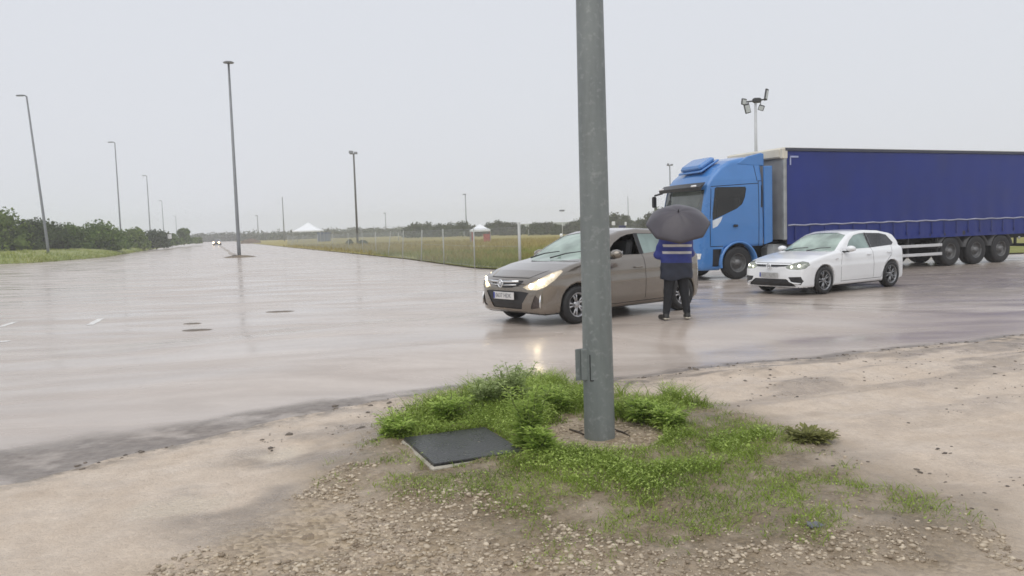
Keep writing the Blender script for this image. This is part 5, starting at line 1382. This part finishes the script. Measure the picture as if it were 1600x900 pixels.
# ================================================================== FIELD: FENCE, MASTS, TENTS
M_post = mat('weathered_fence_post', (.46, .47, .45), .6, .2, vary=.12, vscale=3)
M_wire = mat('galvanised_wire', (.34, .36, .36), .5, .3, vary=.1)
FLINE = [gp(813, 424), gp(742, 419.5), gp(694, 413), gp(658, 408.5), gp(629, 404.5), gp(606, 401), gp(588, 398.5), gp(567, 395.5), gp(545, 392.8), gp(520, 390), gp(497, 388), gp(474, 386), gp(450, 384.2)]
FT = thing('wire_fence', 'chain-link wire fence on thin pale posts along the meadow edge', 'fence', (FLINE[0].x, FLINE[0].y, 0))
o0 = Vector((FLINE[0].x, FLINE[0].y, 0)); FH = 1.85
def add_fence(T, pts, o0, h, leans, wire=True, r=.03, pitch=.16):
    for i, p in enumerate(pts):
        l = leans.get(i, (0, 0)); rr_ = r * (2.0 if i == 0 and r > .025 else 1)
        m = MB(); m.tube([p - o0 + Vector((0, 0, -.1)), p - o0 + Vector((l[0], l[1], h + (.15 if i == 0 else 0)))], rr_, 8); m.build('post', M_post, T, True)
    for a, b in zip(pts[:-1], pts[1:]):
        a = a - o0; b = b - o0; L = (b - a).length; d = (b - a) / L; up = Vector((0, 0, 1)); m = MB()
        for z in (.12, h * .55, h - .06): m.tube([a + up * z, b + up * z], .006, 3, False)
        if wire:
            n = int((L + h) / pitch)
            for k in range(n):
                for sgn in (1, -1):
                    s0 = k * pitch - (h if sgn > 0 else 0); s1 = s0 + sgn * h if sgn > 0 else s0 - h
                    p0, p1 = (s0, .08), (s1, h - .06)
                    q = []
                    lo_, hi_ = 0, 1
                    dx = s1 - s0
                    t0, t1 = sorted(((0 - s0) / dx, (L - s0) / dx)); t0 = max(0, t0); t1 = min(1, t1)
                    if t1 - t0 < .02: continue
                    f0 = a + d * (s0 + dx * t0) + up * (.08 + (h - .14) * t0); f1 = a + d * (s0 + dx * t1) + up * (.08 + (h - .14) * t1)
                    m.tube([f0, f1], .0028, 3, False)
        m.build('wire_mesh', M_wire, T)
add_fence(FT, FLINE, o0, FH, {4: (.12, 0), 5: (.28, 0), 3: (.12, .0)})
RLINE = [Vector((1.6, 33.1, 0)), Vector((6, 33.4, 0)), Vector((11, 33.7, 0))]
# far boundary fence of the meadow
FB = [Vector((-24 + 14 * i, 172 + 1.5 * i, .05)) for i in range(8)]
FT2 = thing('wire_fence', 'distant low wire fence at the far side of the meadow before the trees', 'fence', FB[0])
add_fence(FT2, FB, FB[0], 1.5, {}, True, .05, .5)

M_dkmast = mat('dark_timber_mast', (.09, .085, .08), .7, vary=.2, vscale=2)
def mast(px, ptop, depth, r, label, heads, cat='floodlight', m_=None, name='floodlight_mast'):
    t = at_depth(px, ptop, depth); T = thing(name, label, cat, (t.x, t.y, 0)); h = t.z
    m = MB(); m.tube([(0, 0, -.2), (0, 0, h)], [r, r * .7], 10); m.build('mast', m_ or M_mast, T, True)
    for (dx, dz, w, hh, rot) in heads:
        m = MB(); m.cbox((dx, -.1, h + dz), (w, .25, hh), .05, Matrix.Rotation(rot, 3, 'Y')); m.build('lamp_head', M_head, T)
    return T, h
T, h = mast(552.5, 240, 140, .20, 'dark floodlight mast with paired lamps standing in the meadow shrubs', [(-.42, .25, .75, .5, .1), (.38, .12, .6, .35, 0)], m_=M_dkmast)
m = MB(); m.box((0, 0, h - .05), (1.3, .12, .12)); m.build('crossbar', M_dkmast, T)
mast(441, 308, 280, .22, 'thin bare mast rising left of the large white marquee', [], 'mast', name='mast')
mast(402, 337, 430, .28, 'small distant lamp mast right of the tall disc-headed street lamp', [(-.4, 0, 1.3, .5, 0)], 'mast', name='mast')
mast(602, 333, 400, .22, 'faint distant lamp mast over the meadow hedge', [(-.3, 0, 1.2, .4, 0)], 'mast', name='mast')
mast(727, 304, 230, .16, 'grey lamp mast rising beside the dense dark tree clump', [(-.25, .05, 1.0, .3, 0)], 'mast', name='mast')
mast(981, 306, 230, .12, 'thin pale mast behind the roof of the beige hatchback', [], 'mast', name='mast')
mast(878, 329, 110, .035, 'short lamp with flat dark head on thin white post in the meadow', [(0, 0, .72, .22, 0)], 'street lamp', mat('white_post', (.75, .75, .75), .5), 'street_lamp')
mast(1046.5, 258, 95, .09, 'double-lamp mast rising beyond the lorry cab roof', [(-.22, .05, .28, .3, .3), (.2, .02, .3, .2, 0)])
# big floodlight tower behind the trailer
t = at_depth(1180.5, 158, 60); T = thing('floodlight_mast', 'pale steel mast with four angled floodlights above the trailer front', 'floodlight', (t.x, t.y, 0)); h = t.z
m = MB(); m.tube([(0, 0, -.2), (0, 0, h * .62), (0, 0, h)], [.12, .115, .085], 12); m.build('mast', mat('pale_mast', (.50, .51, .52), .5, .2, vary=.1), T, True)
m = MB(); m.box((-.1, 0, h + .02), (1.9, .10, .10), Matrix.Rotation(math.radians(-6), 3, 'Y')); m.cbox((.1, 0, h + .05), (.62, .4, .36), .08); m.build('crossbar', M_black, T)
M_flface = mat('floodlight_glass', (.50, .52, .52), .2, vary=.1)
for (dx, dz, w, hh, rot, yaw) in ((-.86, -.02, .40, .46, math.radians(8), .3), (-.62, -.52, .42, .72, math.radians(-14), .1), (.80, .46, .26, .85, math.radians(14), .6), (.42, -.50, .42, .40, math.radians(20), -.3)):
    R_ = Matrix.Rotation(yaw, 3, 'Z') @ Matrix.Rotation(rot, 3, 'Y')
    m = MB(); m.cbox((dx, 0, h + dz), (w, .16, hh), .03, R_); fl = m.build('floodlight', M_black, T)
    m = MB(); m.cbox(Vector((dx, 0, h + dz)) + R_ @ Vector((0, -.085, -.03)), (w * .78, .02, hh * .75), .008, R_); m.build('lamp_glass', M_flface, fl)
    m = MB(); m.tube([(dx * .85, 0, h), (dx, .05, h + dz)], .03, 6); m.build('bracket', M_black, fl)

M_tent = mat('white_tent_canvas', (.80, .82, .84), .6, vary=.03)
M_redt = mat('red_tent_canvas', (.38, .12, .10), .6, vary=.2)
def tent(px, depth, w, eave, peak, label, col2=None, legs=.05):
    p = at_depth(px, 360, depth); T = thing('tent', label, 'tent', (p.x, p.y, 0.05), .1); hw = w / 2
    m = MB(); rings = []
    n = 7; vs_ = []; fs_ = []
    for i in range(n + 1):
        t = i / n; r = hw * (1 - t) + .02; z = eave + (peak - eave) * (t ** 1.25)
        vs_ += [(-r, -r, z), (r, -r, z), (r, r, z), (-r, r, z)]
    for i in range(n):
        for k in range(4): fs_.append((i * 4 + k, i * 4 + (k + 1) % 4, i * 4 + 4 + (k + 1) % 4, i * 4 + 4 + k))
    m.add(vs_, fs_); m.build('roof', M_tent, T)
    m = MB()
    for (a, b) in (((-1, -1), (1, -1)), ((1, -1), (1, 1)), ((1, 1), (-1, 1)), ((-1, 1), (-1, -1))):
        A, B = Vector((a[0] * hw, a[1] * hw, 0)), Vector((b[0] * hw, b[1] * hw, 0))
        m.add([A + Vector((0, 0, eave)), B + Vector((0, 0, eave)), B + Vector((0, 0, eave - .25)), A + Vector((0, 0, eave - .25))], [(0, 1, 2, 3)])
    m.build('valance', M_tent, T)
    for sx in (-1, 1):
        for sy in (-1, 1):
            m = MB(); m.tube([(sx * hw * .97, sy * hw * .97, 0), (sx * hw * .97, sy * hw * .97, eave)], legs, 6); m.build('leg', M_steel, T)
    if col2:
        m = MB(); m.box((hw * .62, -hw * .9, eave * .34), (hw * .7, .04, eave * .62)); m.build('side_panel', col2, T)
        m = MB(); m.box((-hw * .85, -hw * .9, eave * .42), (hw * .2, .04, eave * .8)); m.build('side_panel', col2, T)
        m = MB(); m.box((hw * .95, 0, eave * .42), (.04, w * .9, eave * .8)); m.build('side_panel', col2, T)
    return T
tent(482, 205, 7.0, 2.9, 5.0, 'large white peaked marquee far across the meadow', None, .08)
tent(750, 112, 2.75, 1.75, 2.55, 'small white gazebo with red side panels in the meadow', M_redt)
m = MB(); m.box((1.6, 0, 1.2), (3.0, 2.5, 2.3)); m.box((1.6, 0, 2.4), (3.1, 2.6, .1)); o = m.build('portable_cabin', mat('blue_grey_cabin', (.14, .17, .24), .5, vary=.2, vscale=1)); p = at_depth(490, 365, 208); o.location = (p.x, p.y + 4.5, 0.05); tag(o, 'blue-grey cabin standing behind the large white marquee', 'cabin')

# small things across the meadow
def sign(px, py, depth, w, h, label, ground_z=0.0, col=None):
    p = at_depth(px, py, depth); T = thing('road_sign', label, 'sign', (p.x, p.y, ground_z)); z = p.z - ground_z
    m = MB(); m.cbox((0, 0, z), (w, .04, h), .015); m.build('panel', col or mat('white_sign_panel', (.78, .78, .78), .4, vary=.04), T)
    m = MB(); m.tube([(0, .04, -.1), (0, .04, z + h / 2)], .035, 8); m.build('post', M_mast, T)
p = at_depth(265, 369.5, 150); sign(265, 369.5, 150, .75, .85, 'white road sign on a post before the dark round bush', verge_z(p.x, p.y))
sign(958.5, 349, 62, .26, .30, 'white square notice board beyond the hatchback roof, left of a smaller one')
sign(977.5, 349.5, 62, .16, .27, 'narrow white notice board beyond the hatchback roof')
o = MB().cbox((0, 0, .85), (.50, .40, 1.7), .06).build('litter_bin', mat('dark_blue_plastic', (.03, .035, .09), .5, vary=.2)); p = at_depth(972, 353, 62); o.location = (p.x, p.y, .05); tag(o, 'dark blue upright bin between two white notice boards', 'bin')
T = thing('marker_post', 'dark marker post with round white top in the meadow by the fence', 'post', (at_depth(877, 368, 58).x, 58, .05))
m = MB(); m.tube([(0, 0, -.1), (0, 0, 1.0)], [.13, .11], 10); m.build('post', M_frame, T, True)
m = MB(); m.lathe([(.001, 1.26), (.08, 1.24), (.125, 1.14), (.11, 1.03), (.08, .995)], 14, 'Z'); m.build('cap', mat('white_cap', (.82, .82, .80), .4), T, True)
m = MB()
for k in range(14): m.cbox((24 + k * 1.21, 35.6 + k * .1, .12), (1.19, .22, .26), .03)
o = m.build('kerb_line', mat('pale_concrete_kerb', (.50, .50, .45), .7, vary=.12, vscale=2)); tag(o, kind='structure')
# dirt mound by the road end
m = MB(); vs_ = []; n = 20
for i, (r_, z_) in enumerate(((1, -.05), (.8, .5), (.5, 1.0), (.2, 1.2), (.01, 1.22))):
    for k in range(n):
        a = 2 * PI * k / n; w = 1 + .3 * (float(vnoise(k * .6, i * .8, 9)) - .5); vs_.append((3.2 * r_ * w * math.cos(a), 2 * r_ * w * math.sin(a), z_ * (.8 + .4 * float(vnoise(k * .9, i, 2)))))
m.add(vs_, [(i * n + k, i * n + (k + 1) % n, (i + 1) * n + (k + 1) % n, (i + 1) * n + k) for i in range(4) for k in range(n)])
o = m.build('dirt_mound', mat('brown_dirt', (.14, .10, .07), .8, vary=.3, vscale=1), None, True); p = at_depth(392, 378, 232); o.location = (p.x, p.y, .03); tag(o, 'low brown dirt mound at the meadow edge beside the far road', 'mound')

# ---- oncoming car far down the road (a few pixels)
far = dict(golf); 
fp = gp(338.5, 383.4)
T3 = thing('oncoming_car', 'distant car with glaring headlights coming up the road', 'car', fp, math.radians(285))
V, F = sdf_mesh(car_sdf(golf), (golf['xr'], -.93, .12), (golf['xf'], .93, 1.5), .07)
bigmesh('body', V, F, mat('dark_far_car_paint', (.05, .05, .06), .3, coat=.5), T3, True)
for s in (1, -1):
    m = MB(); m.lathe([(.001, .06), (.16, .04), (.24, 0)], 14, 'X', (.78, s * .62, .68)); m.build('headlight', mat('glaring_headlight', (1, .9, .7), .3, emit=(1.0, .66, .36), estr=7), T3, True)
    m = MB(); m.cbox((-.9, s * .3, 1.15), (.02, .5, .3), .005); 
for x in (0, -2.63):
    for s in (1, -1):
        m = MB(); m.lathe([(.001, -.1), (.325, -.1), (.325, .1), (.001, .1)], 18, 'Y', (x, s * .78, .325)); m.build('wheel', M_tyre, T3, True)

# ================================================================== TREES
def tree(base, h, hw, label, group, lm, nleaf=1800, leaf=.34, low=.12, seed=0, name='tree', trunk=True):
    rr_ = random.Random(seed); rng = np.random.default_rng(seed)
    T = thing(name, label, 'tree' if name == 'tree' else 'bush', base, 0, group)
    lob = []
    nl = 9 if h > 3 else 6
    for i in range(nl):
        a = 2 * PI * i / nl + rr_.uniform(-.4, .4); t = rr_.random(); r = hw * rr_.uniform(.30, .52)
        d = (hw - r) * rr_.uniform(.55, 1.0) * (1 - .45 * t)
        z = h * low + r * .8 + (h * (1 - low) - 1.75 * r) * t
        lob.append((d * math.cos(a), d * math.sin(a), z, r, r * rr_.uniform(.75, .95)))
    for i in range(5):
        a = 2 * PI * i / 5 + rr_.uniform(-.4, .4); r = hw * rr_.uniform(.30, .42); lob.append((hw * .58 * math.cos(a), hw * .58 * math.sin(a), h * .20, r, h * .24))
    r = hw * .5; lob.append((0, 0, h - r * .8 - .02 * h, r, r * .8)); lob.append((0, 0, h * .45, hw * .6, h * .34))
    C = np.array([l[:3] for l in lob]); R = np.array([[l[3], l[3], l[4]] for l in lob])
    wgt = R[:, 0] ** 2; idx = rng.choice(len(lob), nleaf, p=wgt / wgt.sum())
    dirs = rng.normal(size=(nleaf, 3)); dirs /= np.linalg.norm(dirs, axis=1)[:, None]
    rad = rng.random(nleaf) ** .35 * (1 + .06 * rng.normal(size=nleaf))
    P = C[idx] + dirs * R[idx] * rad[:, None]
    P = P[P[:, 2] > .05 * h]; n = len(P); dirs = dirs[:n]
    nv = rng.normal(size=(n, 3)) + dirs * .8; nv /= np.linalg.norm(nv, axis=1)[:, None]
    e1 = np.cross(nv, rng.normal(size=(n, 3))); e1 /= np.linalg.norm(e1, axis=1)[:, None]; e2 = np.cross(nv, e1)
    s = (leaf * rng.uniform(.5, 1.15, n))[:, None]
    V = np.stack([P - e1 * s * .6, P - e2 * s * .35, P + e1 * s * .6, P + e2 * s * .35], 1).reshape(-1, 3); F = np.arange(4 * n).reshape(-1, 4)
    # inner foliage mass so that the crown is not see-through everywhere
    CV = []; CF = []
    for c, r3 in zip(C, R):
        b = len(CV)
        for v in IV: CV.append(c + v * r3 * (.42 + .28 * rng.random()))
        CF += [[b + i for i in f] + [b + f[2]] for f in IF]
    V = np.concatenate([V, np.array(CV)]); CF = np.array(CF); 
    F2 = CF[:, :3] + 4 * n
    me = bpy.data.meshes.new('crown'); me.from_pydata(V.tolist(), [], F.tolist() + F2.tolist())
    link('crown', me, lm, T)
    if trunk:
        m = MB(); tr_ = max(.06, h * .028); m.tube([(0, 0, -.2), (.03 * h, 0, h * .3), (0, .02 * h, h * .62)], [tr_, tr_ * .75, tr_ * .35], 8)
        for k in range(4):
            a = k * 1.7 + rr_.random(); m.tube([(.02 * h, 0, h * (.22 + .06 * k)), (hw * .45 * math.cos(a), hw * .45 * math.sin(a), h * (.45 + .08 * k))], [tr_ * .4, tr_ * .15], 6)
        m.build('trunk', M_bark, T, True)
    return T
L_bright = leaf_mat('bright_tree_leaf', (.06, .10, .018), (.20, .27, .055), .35)
L_mid = leaf_mat('mid_tree_leaf', (.05, .092, .015), (.16, .235, .05), .35)
L_dark = leaf_mat('dark_tree_leaf', (.024, .044, .012), (.085, .12, .04), .35)
def bank_tree(px, top, hw_px, depth, lm, label, seed, **k):
    p = at_depth(px, top, depth); z = verge_z(p.x, p.y); hw = hw_px * 1.25 / FPX * depth
    return tree((p.x, p.y, z - .1), p.z - z + .1, hw, label, 'trees and bushes along the left verge', lm, seed=seed, **k)
GL = [(-22, 318, 62, 92, L_bright, 'large bright green tree, tallest of the verge row', 2600), (58, 337, 47, 97, L_dark, 'broad dark green tree right behind the leaning street lamp', 2600),
      (22, 352, 34, 101, L_mid, 'lower green bush between the tallest bright tree and the broad dark one', 1500), (104, 346, 26, 104, L_mid, 'green bush between the broad dark tree and the wide rounded green one', 1500),
      (152, 341, 40, 106, L_mid, 'wide rounded green tree midway along the verge row', 2400), (128, 353, 22, 108, L_mid, 'small green bush tucked against the wide rounded tree', 1000),
      (182, 357, 20, 122, L_mid, 'low green bush behind the upright street lamp', 1000), (208, 354, 23, 136, L_bright, 'pale green bush right of the upright street lamp', 1400),
      (243, 357, 23, 150, L_dark, 'dark round bush behind the white road sign', 1500), (222, 365, 14, 155, L_mid, 'small bush between the pale green and the dark round one', 700),
      (268, 364, 14, 176, L_mid, 'small bush right of the white road sign', 700), (286, 356, 11, 192, L_mid, 'narrow upright green tree at the end of the verge row', 900), (306, 371, 9, 215, L_bright, 'last low pale bush of the verge beside the far road', 500),
      (-70, 335, 40, 96, L_mid, 'green tree outside the row beyond the tallest bright tree', 1500)]
for i, (px, top, hw, d, lm, lb, nl) in enumerate(GL): bank_tree(px, top, hw, d, lm, lb, 40 + i, nleaf=int(nl * 2.1), leaf=.36 * max(1, d / 110), low=.02, name='tree' if 'tree' in lb else 'bush')
L_far = leaf_mat('far_tree_leaf', (.035, .05, .022), (.10, .125, .055), .2)
L_far2 = leaf_mat('far_olive_leaf', (.05, .058, .035), (.125, .135, .085), .2)
FARL = {'dense': 'dense dark tree of the clump left of the small gazebo', 'behind': 'hazy tree of the group behind the small gazebo', 'mid': 'grey-green tree of the row behind the beige hatchback', 'hedge': 'small hazy tree of the distant hedgerow past the marquee', 'end': 'faint tree of the wood where the road ends'}
def far_tree(px, top, hw_px, depth, kind, seed, lm=None):
    depth += random.uniform(-12, 12); p = at_depth(px, top, depth); hw = hw_px * 1.75 / FPX * depth
    tree((p.x, p.y, 0.0), p.z, hw, FARL[kind], {'dense': 'dark tree clump', 'behind': 'trees behind the gazebo', 'mid': 'trees behind the hatchback', 'hedge': 'distant hedgerow trees', 'end': 'wood at the road end'}[kind],
         lm or (L_far if seed % 2 else L_far2), nleaf=1300, leaf=.55 * max(1, depth / 230), low=.03, seed=seed, trunk=True)
s = 100
for px, top, hw in ((652, 346, 13), (668, 345, 12), (686, 347, 12), (704, 345.5, 13), (722, 343.5, 12), (640, 351, 10), (694, 350, 12)): far_tree(px, top, hw, 238, 'dense', s, L_far); s += 1
for px, top, hw in ((764, 346, 9), (778, 342, 10), (790, 346, 8), (801, 346, 10), (815, 350, 8), (740, 351, 10)): far_tree(px, top, hw, 225, 'behind', s); s += 1
for px, top, hw in ((838, 346, 12), (856, 345, 13), (872, 350, 10), (893, 345, 11), (908, 340, 13), (928, 336, 13), (950, 331, 13), (960, 330, 11), (975, 334, 10), (988, 344, 12), (1002, 339, 10), (1020, 330, 14), (1030, 322, 12)): far_tree(px, top, hw, 205 if px < 1010 else 150, 'mid', s); s += 1
for px in range(388, 648, 15): far_tree(px, 364 - (px - 388) * .035 + random.uniform(-2, 3), 12, 400, 'hedge', s); s += 1
for px, top in ((308, 365), (318, 366), (330, 366.5), (345, 365), (358, 363), (370, 365), (380, 366), (300, 367)): far_tree(px, top, 11, 450, 'end', s); s += 1
# low shrubs at the dark mast
for px, top, hw, lb in ((546, 374, 7, 'low dark shrub on the left foot of the floodlight mast'), (567, 374.5, 9, 'low dark shrub on the right foot of the floodlight mast')):
    p = at_depth(px, top, 128); tree((p.x, p.y, 0.03), p.z, hw / FPX * 128, lb, None, L_dark, nleaf=700, leaf=.22, low=.02, seed=s, name='bush', trunk=False); s += 1

# ================================================================== RAIN HAZE
hz = bpy.data.materials.new('rain_haze'); hz.use_nodes = True; nt = hz.node_tree; nt.nodes.clear()
pv = nt.nodes.new('ShaderNodeVolumePrincipled'); pv.inputs['Color'].default_value = (.97, .985, 1, 1); pv.inputs['Density'].default_value = .0010; pv.inputs['Anisotropy'].default_value = .0
out = nt.nodes.new('ShaderNodeOutputMaterial'); nt.links.new(pv.outputs[0], out.inputs['Volume'])
m = MB(); m.box((0, 390, 10.2), (1840, 1060, 23.0)); o = m.build('haze', hz); tag(o, kind='stuff')
